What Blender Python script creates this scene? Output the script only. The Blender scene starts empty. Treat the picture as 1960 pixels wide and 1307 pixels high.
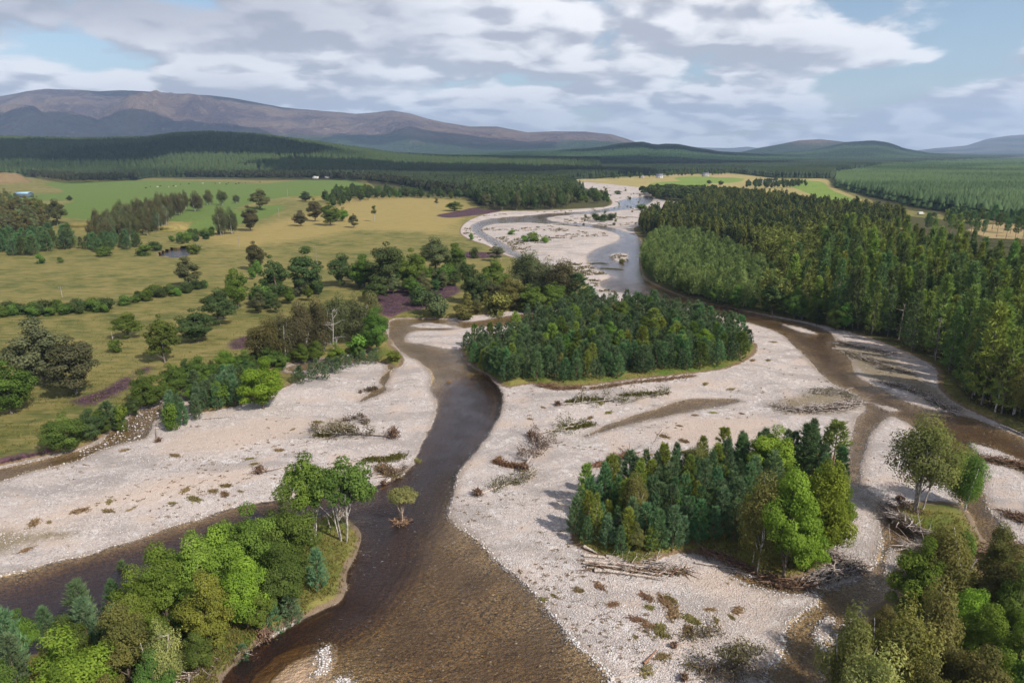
import bpy, math, random
import numpy as np
from mathutils import Vector
random.seed(7); RNG = np.random.default_rng(7)
SC = bpy.context.scene
COL = SC.collection
# ------------------------------------------------------------ camera
F = 1307.0; CX = 980.0; CY = 653.5; HY = 288.0; CAMH = 50.0
TH = math.atan((CY - HY) / F); CT = math.cos(TH); ST = math.sin(TH)
cam = bpy.data.cameras.new('camera'); cam.sensor_width = 36; cam.lens = 36 * F / 1960
cam.clip_start = 0.5; cam.clip_end = 60000
camo = bpy.data.objects.new('camera', cam); COL.objects.link(camo)
camo.location = (0, 0, CAMH); camo.rotation_euler = (math.pi / 2 - TH, 0, 0)
SC.camera = camo
# ------------------------------------------------------------ light
ELEV = math.radians(43); PHI = math.radians(42)
TOSUN = Vector((math.cos(ELEV) * math.cos(PHI), -math.cos(ELEV) * math.sin(PHI), math.sin(ELEV)))
sl = bpy.data.lights.new('sun', 'SUN'); sl.energy = 4.4; sl.angle = math.radians(0.6); sl.color = (1, 0.93, 0.84)
so = bpy.data.objects.new('sun', sl); COL.objects.link(so); so.location = (100, -40, 150)
so.rotation_euler = TOSUN.to_track_quat('Z', 'Y').to_euler()
SC.view_settings.view_transform = 'Standard'; SC.view_settings.look = 'None'
SC.view_settings.exposure = 0.5; SC.view_settings.gamma = 1
SC.cycles.max_bounces = 6; SC.cycles.volume_bounces = 0; SC.cycles.transparent_max_bounces = 12
SC.cycles.diffuse_bounces = 2; SC.cycles.glossy_bounces = 2; SC.cycles.transmission_bounces = 3

class NT:
    def __init__(s, tree): s.t = tree; s.t.nodes.clear()
    def n(s, typ, ins=None, **kw):
        nd = s.t.nodes.new(typ)
        for k, v in kw.items(): setattr(nd, k, v)
        for k, v in (ins or {}).items(): s.put(nd.inputs[k], v)
        return nd
    def put(s, sock, v):
        if isinstance(v, bpy.types.NodeSocket): s.t.links.new(v, sock)
        else:
            if isinstance(v, tuple) and sock.type == 'RGBA' and len(v) == 3: v = v + (1,)
            sock.default_value = v
    def m(s, op, a, b=None, c=None, clamp=False):
        nd = s.t.nodes.new('ShaderNodeMath'); nd.operation = op; nd.use_clamp = clamp
        for i, v in enumerate((a, b, c)):
            if v is not None: s.put(nd.inputs[i], v)
        return nd.outputs[0]
    def vm(s, op, a, b=None):
        nd = s.t.nodes.new('ShaderNodeVectorMath'); nd.operation = op; s.put(nd.inputs[0], a)
        if b is not None: s.put(nd.inputs['Scale' if op == 'SCALE' else 1], b)
        return nd.outputs[0]
    def mix(s, f, a, b, bt='MIX'):
        nd = s.t.nodes.new('ShaderNodeMix'); nd.data_type = 'RGBA'; nd.blend_type = bt
        s.put(nd.inputs[0], f); s.put(nd.inputs[6], a); s.put(nd.inputs[7], b); return nd.outputs[2]
    def noise(s, vec, scale, detail=4, rough=.55, dist=0, typ=None):
        nd = s.n('ShaderNodeTexNoise', {'Vector': vec, 'Scale': scale, 'Detail': detail, 'Roughness': rough, 'Distortion': dist})
        return nd.outputs[0]
    def ss(s, v, a, b, o0=0., o1=1.):
        nd = s.n('ShaderNodeMapRange', {0: v, 1: a, 2: b, 3: o0, 4: o1}, interpolation_type='SMOOTHSTEP'); return nd.outputs[0]
    def attr(s, name): return s.n('ShaderNodeAttribute', attribute_name=name).outputs['Fac']

# ------------------------------------------------------------ sky
W = bpy.data.worlds.new('World'); SC.world = W; W.use_nodes = True
T = NT(W.node_tree)
sky = T.n('ShaderNodeTexSky', sky_type='NISHITA', sun_disc=False, sun_elevation=ELEV,
          sun_rotation=math.atan2(TOSUN.x, TOSUN.y), altitude=300, dust_density=1.0)
geo = T.n('ShaderNodeTexCoord').outputs['Generated']
sp = T.n('ShaderNodeSeparateXYZ', {0: geo})
z = T.m('ADD', T.m('MAXIMUM', sp.outputs[2], 0.0), 0.24)
px = T.m('DIVIDE', sp.outputs[0], z); py = T.m('DIVIDE', sp.outputs[1], z)
P = T.n('ShaderNodeCombineXYZ', {0: T.m('MULTIPLY', px, 1.0), 1: T.m('MULTIPLY', py, 1.05), 2: 1.7}).outputs[0]
wob = T.n('ShaderNodeTexNoise', {'Vector': P, 'Scale': 3.0, 'Detail': 4}).outputs['Color']
P = T.vm('ADD', P, T.vm('SCALE', wob, .22))
def dens(P, det):
    n = T.noise(P, 1.7, det, .56); v = T.n('ShaderNodeTexVoronoi', {'Vector': P, 'Scale': 2.6}).outputs['Distance']
    v2 = T.n('ShaderNodeTexVoronoi', {'Vector': P, 'Scale': 6.5}).outputs['Distance']
    return T.m('SUBTRACT', T.m('SUBTRACT', n, T.m('MULTIPLY', T.m('SUBTRACT', v, .4), .20)), T.m('MULTIPLY', T.m('SUBTRACT', v2, .4), .10))
big = T.noise(P, .8, 2, .5); n1 = dens(P, 8)
P2 = T.vm('ADD', P, (.07, -.10, .02)); n2 = dens(P2, 3)
den = T.m('ADD', T.m('MULTIPLY', n1, .8), T.m('MULTIPLY', big, .45))
az = T.m('DIVIDE', sp.outputs[0], T.m('MAXIMUM', sp.outputs[1], .2))
den = T.m('SUBTRACT', den, T.m('MULTIPLY', T.ss(az, -.25, .65), T.ss(sp.outputs[2], .09, .19, .0, .10)))
den = T.m('ADD', den, T.m('MULTIPLY', T.ss(az, .1, -.5), .06))
cov = T.ss(den, .475, .575)
light = T.ss(T.m('SUBTRACT', n1, n2), -.085, .075)
leftdark = T.m('MULTIPLY', T.ss(az, .1, -.55), T.ss(sp.outputs[2], .085, .17))
thick = T.ss(den, .62, .85)
cc = T.mix(light, (.40, .41, .46), (.84, .83, .84))
cc = T.mix(T.m('MULTIPLY', thick, .35), cc, (.40, .41, .48))
cc = T.mix(T.m('MULTIPLY', leftdark, .8), cc, (.28, .285, .34))
hz = T.ss(sp.outputs[2], .10, -.01)
cc = T.mix(T.m('MULTIPLY', hz, .40), cc, (.52, .55, .61))
cov = T.m('ADD', T.m('MULTIPLY', cov, .93), T.m('MULTIPLY', hz, .40), clamp=True)
skyc = T.vm('SCALE', sky.outputs[0], 1.0)
b1 = T.n('ShaderNodeBackground', {0: skyc, 1: .095}); b2 = T.n('ShaderNodeBackground', {0: cc, 1: 1.0})
mx = T.n('ShaderNodeMixShader', {0: cov, 1: b1.outputs[0], 2: b2.outputs[0]})
T.n('ShaderNodeOutputWorld', {0: mx.outputs[0]})

# ------------------------------------------------------------ geometry of the view -> ground
def ray(u, v):
    a = (np.asarray(u, float) - CX) / F; b = (CY - np.asarray(v, float)) / F
    return a, CT + b * ST, -ST + b * CT          # per unit depth
def px2g(u, v, zz=0.0):
    a, dy, dz = ray(u, v); t = (zz - CAMH) / dz
    return t * a, t * dy, t
def g2px(X, Y, Z):
    dz = Z - CAMH; t = Y * CT - dz * ST; b = (Y * ST + dz * CT) / t
    return CX + F * X / t, CY - F * b, t
def spline(pts, n=4):
    p = np.array(pts, float); out = []
    for i in range(len(p)):
        a, b, c, d = p[i - 1], p[i], p[(i + 1) % len(p)], p[(i + 2) % len(p)]
        for k in range(n):
            t = k / n
            out.append(b + .5 * t * ((c - a) + t * ((2 * a - 5 * b + 4 * c - d) + t * (3 * b - 3 * c + d - a))))
    return np.array(out)
US = np.arange(-760, 2721, 3.2); vs = [290.6]
while vs[-1] < 1800: vs.append(vs[-1] + min(3.0, .55 + (vs[-1] - 290) * .022))
VS = np.array(vs); NU, NV = len(US), len(VS)
_, YR, TR = px2g(CX, VS); AU = (US - CX) / F
GX = TR[:, None] * AU[None, :]; GY = np.repeat(YR[:, None], NU, 1)
def inside_px(poly, u, v):
    u = np.asarray(u); v = np.asarray(v); m = np.zeros(u.shape, bool); q = np.roll(poly, -1, 0)
    for (x0, y0), (x1, y1) in zip(poly, q):
        if y0 == y1: continue
        c = ((y0 > v) != (y1 > v)); m ^= c & (u < (x1 - x0) * (v - y0) / (y1 - y0) + x0)
    return m
def sdf(polys, cap=14., smooth=True):
    """signed distance in metres on the ground to the union of the traced outlines, + inside"""
    M = np.zeros((NV, NU), bool); D = np.full((NV, NU), cap)
    Yd = YR[::-1]
    for pl in polys:
        p = spline(pl) if smooth else np.array(pl, float)
        q = np.roll(p, -1, 0); m = np.zeros((NV, NU), bool)
        for (x0, y0), (x1, y1) in zip(p, q):
            lo, hi = min(y0, y1), max(y0, y1)
            r = np.nonzero((VS > lo) & (VS <= hi))[0]
            for i in r:
                xc = x0 + (x1 - x0) * (VS[i] - y0) / (y1 - y0)
                m[i, :max(0, int(np.ceil((xc - US[0]) / 3.2)))] ^= True
        M |= m
        X, Y, _ = px2g(p[:, 0], np.maximum(p[:, 1], 289.5))
        for i in range(len(p)):
            j = (i + 1) % len(p); ax, ay, bx, by = X[i], Y[i], X[j], Y[j]
            ra = NV - np.searchsorted(Yd, max(ay, by) + cap); rb = NV - np.searchsorted(Yd, min(ay, by) - cap)
            if rb <= ra: continue
            t0, t1 = TR[rb - 1], TR[ra]
            mn, mxx = min(ax, bx) - cap, max(ax, bx) + cap
            ua = min(mn / t0, mn / t1) * F + CX; ub = max(mxx / t0, mxx / t1) * F + CX
            ca = max(0, int((ua - US[0]) / 3.2)); cb = min(NU, int((ub - US[0]) / 3.2) + 2)
            if cb <= ca: continue
            gx = GX[ra:rb, ca:cb]; gy = GY[ra:rb, ca:cb]
            dx, dy = bx - ax, by - ay; L = dx * dx + dy * dy + 1e-9
            s = np.clip(((gx - ax) * dx + (gy - ay) * dy) / L, 0, 1)
            d = np.hypot(gx - ax - s * dx, gy - ay - s * dy)
            D[ra:rb, ca:cb] = np.minimum(D[ra:rb, ca:cb], d)
    return np.where(M, D, -D)
def vnoise(X, Y, sc, seed=0):
    r = np.random.default_rng(seed).random((64, 64)); x = X / sc; y = Y / sc
    xi = np.floor(x).astype(int); yi = np.floor(y).astype(int); fx = x - xi; fy = y - yi
    fx = fx * fx * (3 - 2 * fx); fy = fy * fy * (3 - 2 * fy)
    g = lambda a, b: r[(xi + a) % 64, (yi + b) % 64]
    return (g(0, 0) * (1 - fx) + g(1, 0) * fx) * (1 - fy) + (g(0, 1) * (1 - fx) + g(1, 1) * fx) * fy
def fbm(X, Y, sc, seed=0, o=4):
    s = 0; a = 1; t = 0
    for k in range(o): s = s + a * vnoise(X, Y, sc / 2 ** k, seed + k); t += a; a *= .5
    return s / t

# ------------------------------------------------------------ traced outlines of the ground cover
CORR = [(748,612),(800,609),(850,610),(900,605),(950,600),(1010,592),(1080,592),(1130,585),(1142,570),(1120,540),(1060,520),(1005,500),(960,485),(935,470),(905,460),(883,447),(888,430),(915,415),(960,405),(1020,404),(1090,401),(1160,396),(1172,385),(1150,370),(1115,358),(1105,350),(1140,350),(1190,355),(1235,361),(1248,370),(1255,380),(1312,391),(1305,408),(1270,425),(1215,435),(1222,455),(1228,475),(1222,505),(1235,535),(1290,562),(1340,578),(1400,590),(1480,605),(1550,618),(1640,640),(1720,668),(1790,705),(1795,740),(1830,772),(1900,805),(1960,835),(2100,880),(2720,1000),(2720,1800),(-760,1800),(-760,1120),(-300,960),(0,892),(110,868),(160,855),(200,835),(235,803),(262,783),(300,770),(345,745),(372,738),(384,752),(360,785),(400,788),(480,770),(545,742),(590,718),(546,712),(550,699),(600,688),(650,682),(705,668),(735,668),(752,655),(740,635)]
LISLE = [(-760,1420),(0,1262),(100,1222),(200,1180),(300,1140),(400,1090),(500,1035),(560,1005),(640,975),(668,985),(697,1022),(690,1052),(670,1090),(664,1138),(640,1158),(600,1175),(550,1195),(520,1215),(495,1240),(455,1275),(430,1310),(400,1400),(380,1800),(-760,1800)]
MISLE = [(880,672),(890,660),(930,648),(985,640),(1010,615),(1060,600),(1120,592),(1180,586),(1240,583),(1300,592),(1340,607),(1390,630),(1430,650),(1450,660),(1445,678),(1420,695),(1380,708),(1300,718),(1200,728),(1130,738),(1080,740),(1020,735),(970,742),(945,728),(915,708),(890,690)]
FISLE = [(1092,1030),(1088,985),(1110,960),(1160,925),(1230,900),(1330,888),(1400,878),(1480,870),(1560,858),(1600,878),(1614,930),(1622,970),(1614,1010),(1590,1060),(1570,1090),(1540,1105),(1500,1110),(1440,1092),(1390,1072),(1330,1060),(1280,1065),(1220,1085),(1180,1075),(1130,1060),(1100,1045)]
BISLE = [(1700,975),(1740,962),(1790,958),(1835,965),(1862,985),(1880,1020),(1900,1050),(1880,1072),(1840,1060),(1790,1035),(1740,1015),(1705,1000)]
RWOOD = [(1575,1800),(1585,1300),(1610,1220),(1660,1165),(1720,1120),(1745,1085),(1755,1040),(1800,1030),(1870,1070),(1905,1112),(1960,1120),(2060,1170),(2720,1300),(2720,1800)]
SBAR = [(700,668),(735,655),(760,668),(775,690),(760,705),(735,696),(715,690)]
MAINW = [(380,1800),(420,1330),(455,1275),(495,1240),(540,1215),(600,1178),(650,1155),(666,1130),(672,1090),(690,1055),(699,1025),(680,1000),(640,985),(560,1010),(500,1040),(400,1095),(300,1145),(200,1185),(100,1228),(0,1268),(-760,1430),(-760,1260),(-200,1155),(0,1103),(50,1092),(110,1075),(170,1062),(210,1048),(260,1035),(300,1018),(350,1003),(400,988),(440,975),(500,966),(560,958),(640,945),(700,935),(740,925),(780,905),(800,880),(815,850),(835,800),(838,770),(825,745),(826,715),(800,690),(778,680),(764,668),(748,650),(745,628),(750,613),(800,610),(850,612),(900,616),(950,609),(1010,600),(1060,598),(1100,592),(1140,580),(1165,590),(1120,600),(1060,612),(1010,620),(970,623),(920,625),(880,628),(850,632),(810,632),(785,636),(774,645),(780,655),(810,660),(850,668),(880,672),(895,695),(925,715),(948,735),(958,760),(950,800),(925,840),(900,870),(880,900),(866,940),(855,985),(880,1010),(920,1040),(950,1075),(985,1105),(1030,1145),(1050,1170),(1080,1210),(1110,1240),(1145,1268),(1160,1290),(1172,1340),(1190,1800)]
LENS = [(783,623),(810,617),(850,620),(885,627),(850,629),(810,628)]
FAREND = [(1168,398),(1190,392),(1182,386),(1215,378),(1247,377),(1245,388),(1215,398),(1180,403),(1140,408),(1095,411),(1060,414),(1044,419),(1065,425),(1110,428),(1150,432),(1190,442),(1222,456),(1228,475),(1223,505),(1236,535),(1290,562),(1340,578),(1400,590),(1480,607),(1550,622),(1592,640),(1602,665),(1628,692),(1642,722),(1690,745),(1740,772),(1800,788),(1860,800),(1920,822),(1960,838),(2100,890),(2720,1060),(2720,1160),(2100,990),(1960,906),(1900,882),(1870,868),(1878,900),(1880,930),(1900,985),(1935,1030),(1980,1060),(2200,1130),(2720,1260),(2720,1310),(2060,1180),(1960,1125),(1915,1085),(1880,1030),(1850,985),(1832,950),(1812,905),(1790,860),(1760,825),(1720,800),(1695,800),(1665,830),(1652,870),(1645,910),(1652,938),(1692,965),(1705,1000),(1740,1020),(1752,1060),(1738,1100),(1712,1130),(1690,1150),(1640,1175),(1605,1215),(1580,1290),(1560,1800),(1440,1800),(1462,1330),(1485,1270),(1500,1230),(1512,1190),(1558,1160),(1568,1133),(1530,1135),(1480,1130),(1430,1115),(1400,1096),(1450,1108),(1500,1122),(1560,1128),(1600,1124),(1640,1110),(1672,1080),(1686,1050),(1690,1018),(1680,990),(1650,962),(1622,950),(1612,920),(1625,880),(1632,840),(1642,800),(1660,783),(1640,755),(1600,737),(1572,715),(1540,680),(1500,642),(1450,622),(1400,610),(1340,594),(1290,584),(1240,573),(1200,562),(1160,553),(1150,540),(1172,530),(1150,518),(1130,508),(1125,495),(1132,482),(1160,470),(1182,462),(1188,452),(1170,443),(1130,435),(1060,428),(1010,426),(950,428),(922,436),(928,447),(957,463),(1000,490),(1030,510),(1000,500),(955,475),(925,457),(905,442),(905,430),(940,419),(1000,414),(1040,410),(1090,407),(1140,403)]
WHITEBAR = [(1164,489),(1180,484),(1203,486),(1200,500),(1185,503),(1172,496)]
POOL = [(1120,835),(1150,820),(1200,800),(1250,785),(1300,768),(1350,763),(1415,766),(1380,777),(1330,785),(1280,795),(1230,806),(1190,815),(1150,826)]
LSTR = [(-760,1190),(-760,1110),(-300,965),(0,897),(60,884),(110,872),(160,859),(195,846),(215,822),(238,805),(265,786),(300,779),(345,750),(370,741),(345,768),(310,792),(288,815),(275,838),(230,849),(190,862),(150,880),(100,893),(50,905),(0,921),(-300,1010)]
LSTR2 = [(545,706),(560,700),(600,692),(650,686),(690,681),(722,673),(742,676),(760,690),(755,700),(745,720),(736,738),(742,746),(720,757),(700,765),(690,768),(712,750),(733,740),(728,730),(742,706),(735,694),(700,690),(640,698),(590,707),(560,711)]
POND = [(302,488),(318,479),(345,474),(362,475),(364,484),(352,491),(325,492)]
SANDB = [(440,1500),(490,1325),(518,1282),(552,1256),(600,1240),(625,1240),(628,1262),(616,1290),(622,1340),(600,1500),(500,1500)]
WBAR2 = [(605,1245),(618,1238),(634,1233),(632,1258),(618,1285),(606,1290),(612,1265)]
PEBB = [(640,1310),(655,1297),(668,1300),(672,1330),(650,1350)]
DEEP = [(-760,1330),(0,1150),(150,1105),(300,1060),(420,1020),(560,975),(690,955),(760,925),(820,860),(860,790),(880,740),(930,730),(952,762),(942,800),(905,850),(860,905),(815,950),(795,1000),(760,1030),(745,1080),(705,1140),(650,1190),(560,1245),(480,1300),(400,1400),(400,1330),(500,1232),(600,1170),(655,1145),(668,1090),(690,1030),(640,990),(400,1110),(0,1290),(-760,1450)]
SHAL = [(860,990),(950,1080),(1050,1180),(1150,1280),(1170,1500),(700,1500),(690,1250),(790,1120),(830,1030)]
GREEN = [(-760,400),(-760,345),(60,372),(85,352),(130,348),(300,346),(430,349),(500,352),(600,343),(660,342),(693,351),(700,358),(620,374),(560,376),(530,380),(470,392),(400,420),(330,424),(250,416),(210,418),(160,420),(110,412),(120,392),(70,384)]
GREEN2 = [(360,435),(390,418),(440,405),(520,392),(545,397),(530,408),(500,420),(430,436),(390,448)]
HEATH = [[(722,562),(780,552),(840,545),(876,549),(872,563),(830,575),(812,590),(775,595),(745,607),(724,592)],[(140,768),(165,758),(200,745),(225,730),(250,722),(246,740),(225,752),(200,765),(165,775)],[(262,712),(285,702),(280,714)],[(10,905),(0,880),(60,866),(95,862),(60,880),(30,888)],[(440,655),(470,645),(480,660),(450,668)],[(835,412),(880,404),(905,398),(940,398),(960,404),(910,412),(860,417)],[(885,485),(905,482),(960,486),(930,494),(890,492)]]
GOLD = [(240,395),(420,470),(560,462),(700,440),(860,448),(880,430),(900,410),(880,385),(760,378),(660,382),(600,405),(520,425),(420,440)]
FARF = [(1090,349),(1140,343),(1200,340),(1280,334),(1400,333),(1500,343),(1580,343),(1595,358),(1640,378),(1700,404),(1640,405),(1560,396),(1500,384),(1420,373),(1330,368),(1250,364),(1180,357),(1110,353)]
FARG = [[(1485,347),(1570,348),(1596,366),(1690,403),(1640,403),(1590,394),(1560,376),(1520,360)],[(1290,342),(1320,338),(1390,340),(1425,343),(1400,350),(1330,350)],[(1240,352),(1300,347),(1350,350),(1350,358),(1290,357)]]
TAN = [[(1355,336),(1370,333),(1402,335),(1400,340),(1365,340)],[(1280,338),(1290,334),(1320,334),(1315,338)],[(1660,392),(1690,392),(1720,405),(1700,408)],[(1850,440),(1880,430),(1960,428),(2100,432),(2100,462),(1960,458),(1890,456)],[(1700,440),(1730,434),(1745,440),(1715,450)],[(1390,502),(1410,497),(1420,503),(1400,508)],[(-200,330),(30,326),(60,330),(40,340),(-200,345)],[(1790,410),(1850,414),(1960,430),(1850,422)]]
SAND = [[(300,860),(340,830),(420,812),(520,800),(580,800),(590,825),(480,850),(380,868)],[(0,1000),(200,945),(400,905),(460,915),(300,960),(100,1005),(0,1030)],[(1340,1080),(1400,1085),(1460,1110),(1500,1135),(1440,1150),(1390,1150),(1340,1120)],[(1340,600),(1400,608),(1440,630),(1420,640),(1370,620)],[(1280,760),(1330,755),(1300,768),(1270,770)],[(1230,820),(1330,800),(1460,800),(1480,830),(1380,850),(1260,850)],[(1640,640),(1700,655),(1760,690),(1740,700),(1690,670),(1640,655)],[(1430,1140),(1500,1150),(1360,1220),(1240,1270),(1200,1290),(1300,1230)],[(1560,905),(1625,965),(1610,1010),(1640,1000),(1630,970)]]
GRASSG = [[(1590,650),(1650,662),(1720,695),(1790,745),(1835,785),(1790,776),(1740,745),(1700,735),(1660,720),(1630,690),(1600,665)],[(1490,775),(1560,752),(1630,758),(1620,785),(1520,790)],[(-100,1030),(0,1020),(60,1020),(140,1020),(60,1035),(0,1055),(-100,1080)],[(600,832),(640,805),(660,812),(640,834)],[(60,1130),(0,1140),(0,1140)]]
sdW = sdf([MAINW, FAREND, POOL, LSTR, LSTR2, POND])
BARS = [[(1668,772),(1700,776),(1730,786),(1700,788)],[(1850,845),(1900,856),(1960,880),(2010,900),(1940,892),(1880,872)],[(1490,618),(1540,628),(1570,640),(1530,636)],[(1655,888),(1668,905),(1672,935),(1658,930)],[(1700,1050),(1722,1062),(1715,1090),(1695,1100)],[(1560,1200),(1580,1180),(1596,1190),(1570,1240)]]
for b in ([LENS], [WHITEBAR], [WBAR2], [PEBB], BARS): sdW = np.minimum(sdW, -sdf(b))
sdV = sdf([LISLE, MISLE, FISLE, BISLE, RWOOD, SBAR])
sdC = np.minimum(sdf([CORR]), -sdV)
sdW = np.minimum(sdW, -sdV + 0.3)
dDeep = sdf([DEEP], 10); dShal = sdf([SHAL], 14); dSandB = sdf([SANDB], 6)
TERR = [(-760,500),(-200,450),(0,420),(100,428),(170,430),(240,430),(300,436),(350,428),(420,412),(500,394),(560,380),(620,376),(700,366),(760,352),(700,330),(400,310),(-760,300)]
dT = sdf([TERR], 40)
def ss(x, a, b): t = np.clip((x - a) / (b - a), 0, 1); return t * t * (3 - 2 * t)
n5 = fbm(GX, GY, 9, 1); n40 = fbm(GX, GY, 60, 5); n2 = fbm(GX, GY, 2.2, 9, 2)
edge = (n2 - .5) * 2.4 + (n5 - .5) * 2.6
gravel_h = .05 + np.clip(-sdW, 0, 14) * .045 + (n5 - .5) * .5 * np.clip(-sdW / 6, 0, 1)
land_h = 1.15 + (n40 - .5) * 1.3 * ss(-sdC, 3, 20) + (n5 - .5) * .3 * ss(260 - GY, 0, 150) + 3.4 * ss(dT, -32, 14)
bank = ss(-sdC + edge * .5, -.3, np.maximum(1.7, GY * .03))
H = gravel_h * (1 - bank) + land_h * bank
dep = .10 + np.clip(sdW, 0, 6) * .055 + 2.4 * ss(dDeep, -5.5, 4) + .22 * (n5 - .5) + .30 * np.clip(n40 - .45, -.1, 1)
dep = dep + .38 * ss(sdf([FAREND], 8), 0, 4)
dPond = sdf([POND], 6); dep = dep + 1.4 * (dPond > -.5)
dep = dep * (1 - .93 * ss(dSandB, -1.5, 1.5))
wet = ss(sdW + edge * .35, -.5, .5)
H = H * (1 - wet) + (-dep) * wet
Gt = (H - CAMH) / (-ST + (CY - VS)[:, None] / F * CT)
TX = Gt * AU[None, :]; TY = Gt * (CT + (CY - VS)[:, None] / F * ST)

def mesh_obj(name, V, polys, parent=None, mat=None, smooth=False, attrs=None, fattrs=None):
    """polys: list of (n,k) index arrays"""
    me = bpy.data.meshes.new(name); V = np.asarray(V, np.float32)
    me.vertices.add(len(V)); me.vertices.foreach_set('co', V.ravel())
    loops = np.concatenate([np.asarray(p, np.int32).ravel() for p in polys])
    tot = np.concatenate([np.full(len(p), p.shape[1], np.int32) for p in polys])
    st = np.concatenate([[0], np.cumsum(tot)[:-1]]).astype(np.int32)
    me.loops.add(len(loops)); me.loops.foreach_set('vertex_index', loops)
    me.polygons.add(len(tot)); me.polygons.foreach_set('loop_start', st); me.polygons.foreach_set('loop_total', tot)
    if smooth: me.polygons.foreach_set('use_smooth', np.ones(len(tot), bool))
    for k, a in (attrs or {}).items():
        at = me.attributes.new(k, 'FLOAT', 'POINT'); at.data.foreach_set('value', np.asarray(a, np.float32).ravel())
    for k, a in (fattrs or {}).items():
        at = me.attributes.new(k, 'FLOAT', 'FACE'); at.data.foreach_set('value', np.asarray(a, np.float32).ravel())
    me.update(calc_edges=True)
    if mat: me.materials.append(mat)
    o = bpy.data.objects.new(name, me); COL.objects.link(o)
    if parent: o.parent = parent
    return o
def tag(o, label=None, cat=None, group=None, kind=None):
    if label: o['label'] = label
    if cat: o['category'] = cat
    if group: o['group'] = group
    if kind: o['kind'] = kind
    return o
def gridfaces(nv, nu, mask=None):
    i = np.arange(nv - 1)[:, None] * nu + np.arange(nu - 1)[None, :]
    q = np.stack([i, i + 1, i + nu + 1, i + nu], -1)[:, :, ::-1]
    return q.reshape(-1, 4) if mask is None else q[mask]
def mat(name):
    m = bpy.data.materials.new(name); m.use_nodes = True; return m, NT(m.node_tree)

# ------------------------------------------------------------ ground material
gm, T = mat('ground')
pos = T.n('ShaderNodeNewGeometry').outputs['Position']
fl = T.vm('MULTIPLY', pos, (1, 1, .3))
a = T.attr
nA = T.noise(fl, 1.1, 6, .62); nB = T.noise(fl, .13, 5, .55); nC = T.noise(fl, .022, 4, .5); nD = T.noise(fl, 4.0, 3, .6); nE = T.noise(T.vm('MULTIPLY', pos, (.35, 1.3, 1)), .5, 5, .65)
jit = T.m('ADD', T.m('MULTIPLY', T.m('SUBTRACT', nA, .5), 2.4), T.m('MULTIPLY', T.m('SUBTRACT', nD, .5), 1.2))
jitb = T.m('ADD', T.m('MULTIPLY', T.m('SUBTRACT', nB, .5), 16.), jit)
# pasture
g = T.mix(T.ss(nB, .34, .64), (.088, .104, .024), (.190, .165, .050))
g = T.mix(T.m('MULTIPLY', T.ss(nC, .40, .62), .6), g, (.225, .190, .062))
g = T.mix(T.m('MULTIPLY', T.ss(nE, .50, .62), .6), g, (.26, .205, .085))
g = T.mix(T.m('MULTIPLY', T.ss(nE, .48, .36), .6), g, (.058, .072, .02))
g = T.mix(T.m('MULTIPLY', T.ss(T.m('ADD', a('gold'), jitb), -12, 14), .75), g, T.mix(nE, (.26, .20, .066), (.38, .285, .11)))
gg = T.mix(nB, (.080, .135, .028), (.130, .175, .040))
gg = T.mix(T.m('MULTIPLY', T.ss(nE, .55, .7), .5), gg, (.19, .19, .05))
g = T.mix(T.ss(T.m('ADD', a('green'), T.m('MULTIPLY', jitb, .5)), -2, 2), g, gg)
hth = T.mix(T.ss(nA, .40, .62), (.040, .026, .028), (.115, .055, .078))
hth = T.mix(T.m('MULTIPLY', T.ss(nB, .55, .7), .5), hth, (.14, .12, .04))
hm = T.ss(T.m('ADD', a('heath'), T.m('MULTIPLY', jit, 2.0)), -1.6, .9)
g = T.mix(hm, g, hth)
g = T.mix(T.ss(T.m('ADD', a('farf'), T.m('MULTIPLY', jitb, .4)), -2, 3), g, T.mix(nC, (.25, .21, .075), (.36, .29, .12)))
g = T.mix(T.ss(T.m('ADD', a('farg'), jit), -2, 2), g, T.mix(nC, (.12, .19, .03), (.19, .25, .05)))
ff = T.mix(nA, (.035, .040, .012), (.095, .085, .032))
g = T.mix(T.ss(T.m('ADD', a('forest'), jit), -1.5, 1.5), g, ff)
g = T.mix(T.ss(T.m('ADD', a('tan'), jit), -2, 2), g, T.mix(nA, (.40, .30, .15), (.26, .20, .09)))
isl = T.mix(T.ss(nB, .35, .65), (.09, .135, .022), (.21, .175, .055))
g = T.mix(T.ss(T.m('ADD', a('isle'), jit), -.5, 1.0), g, isl)
# gravel
vor = T.n('ShaderNodeTexVoronoi', {'Vector': fl, 'Scale': 5.4}); vor2 = T.n('ShaderNodeTexVoronoi', {'Vector': fl, 'Scale': 1.25})
vb = T.n('ShaderNodeSeparateColor', {0: vor.outputs['Color']}); vb2 = T.n('ShaderNodeSeparateColor', {0: vor2.outputs['Color']})
cg = T.mix(vb.outputs[0], (.385, .330, .300), (.60, .525, .480))
cg = T.mix(T.m('MULTIPLY', T.ss(vb2.outputs[1], .80, .93), .6), cg, (.72, .68, .65))
cg = T.mix(T.m('MULTIPLY', T.ss(vb.outputs[1], .88, .96), .75), cg, (.16, .13, .12))
cg = T.mix(T.m('MULTIPLY', T.ss(vor.outputs['Distance'], .3, .55), .35), cg, (.18, .16, .15))
cg = T.mix(T.m('MULTIPLY', T.ss(nB, .40, .64), .40), cg, (.43, .39, .375))
band = T.noise(T.vm('ADD', T.vm('MULTIPLY', pos, (.22, 1.0, 1)), T.vm('SCALE', T.n('ShaderNodeTexNoise', {'Vector': pos, 'Scale': .03, 'Detail': 3}).outputs['Color'], 26.)), .16, 5, .6)
cg = T.mix(T.m('MULTIPLY', T.ss(band, .50, .60), .65), cg, (.28, .245, .225))
cg = T.mix(T.m('MULTIPLY', T.ss(band, .46, .36), .40), cg, (.50, .43, .385))
sandc = T.mix(nA, (.42, .325, .26), (.52, .415, .34))
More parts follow.
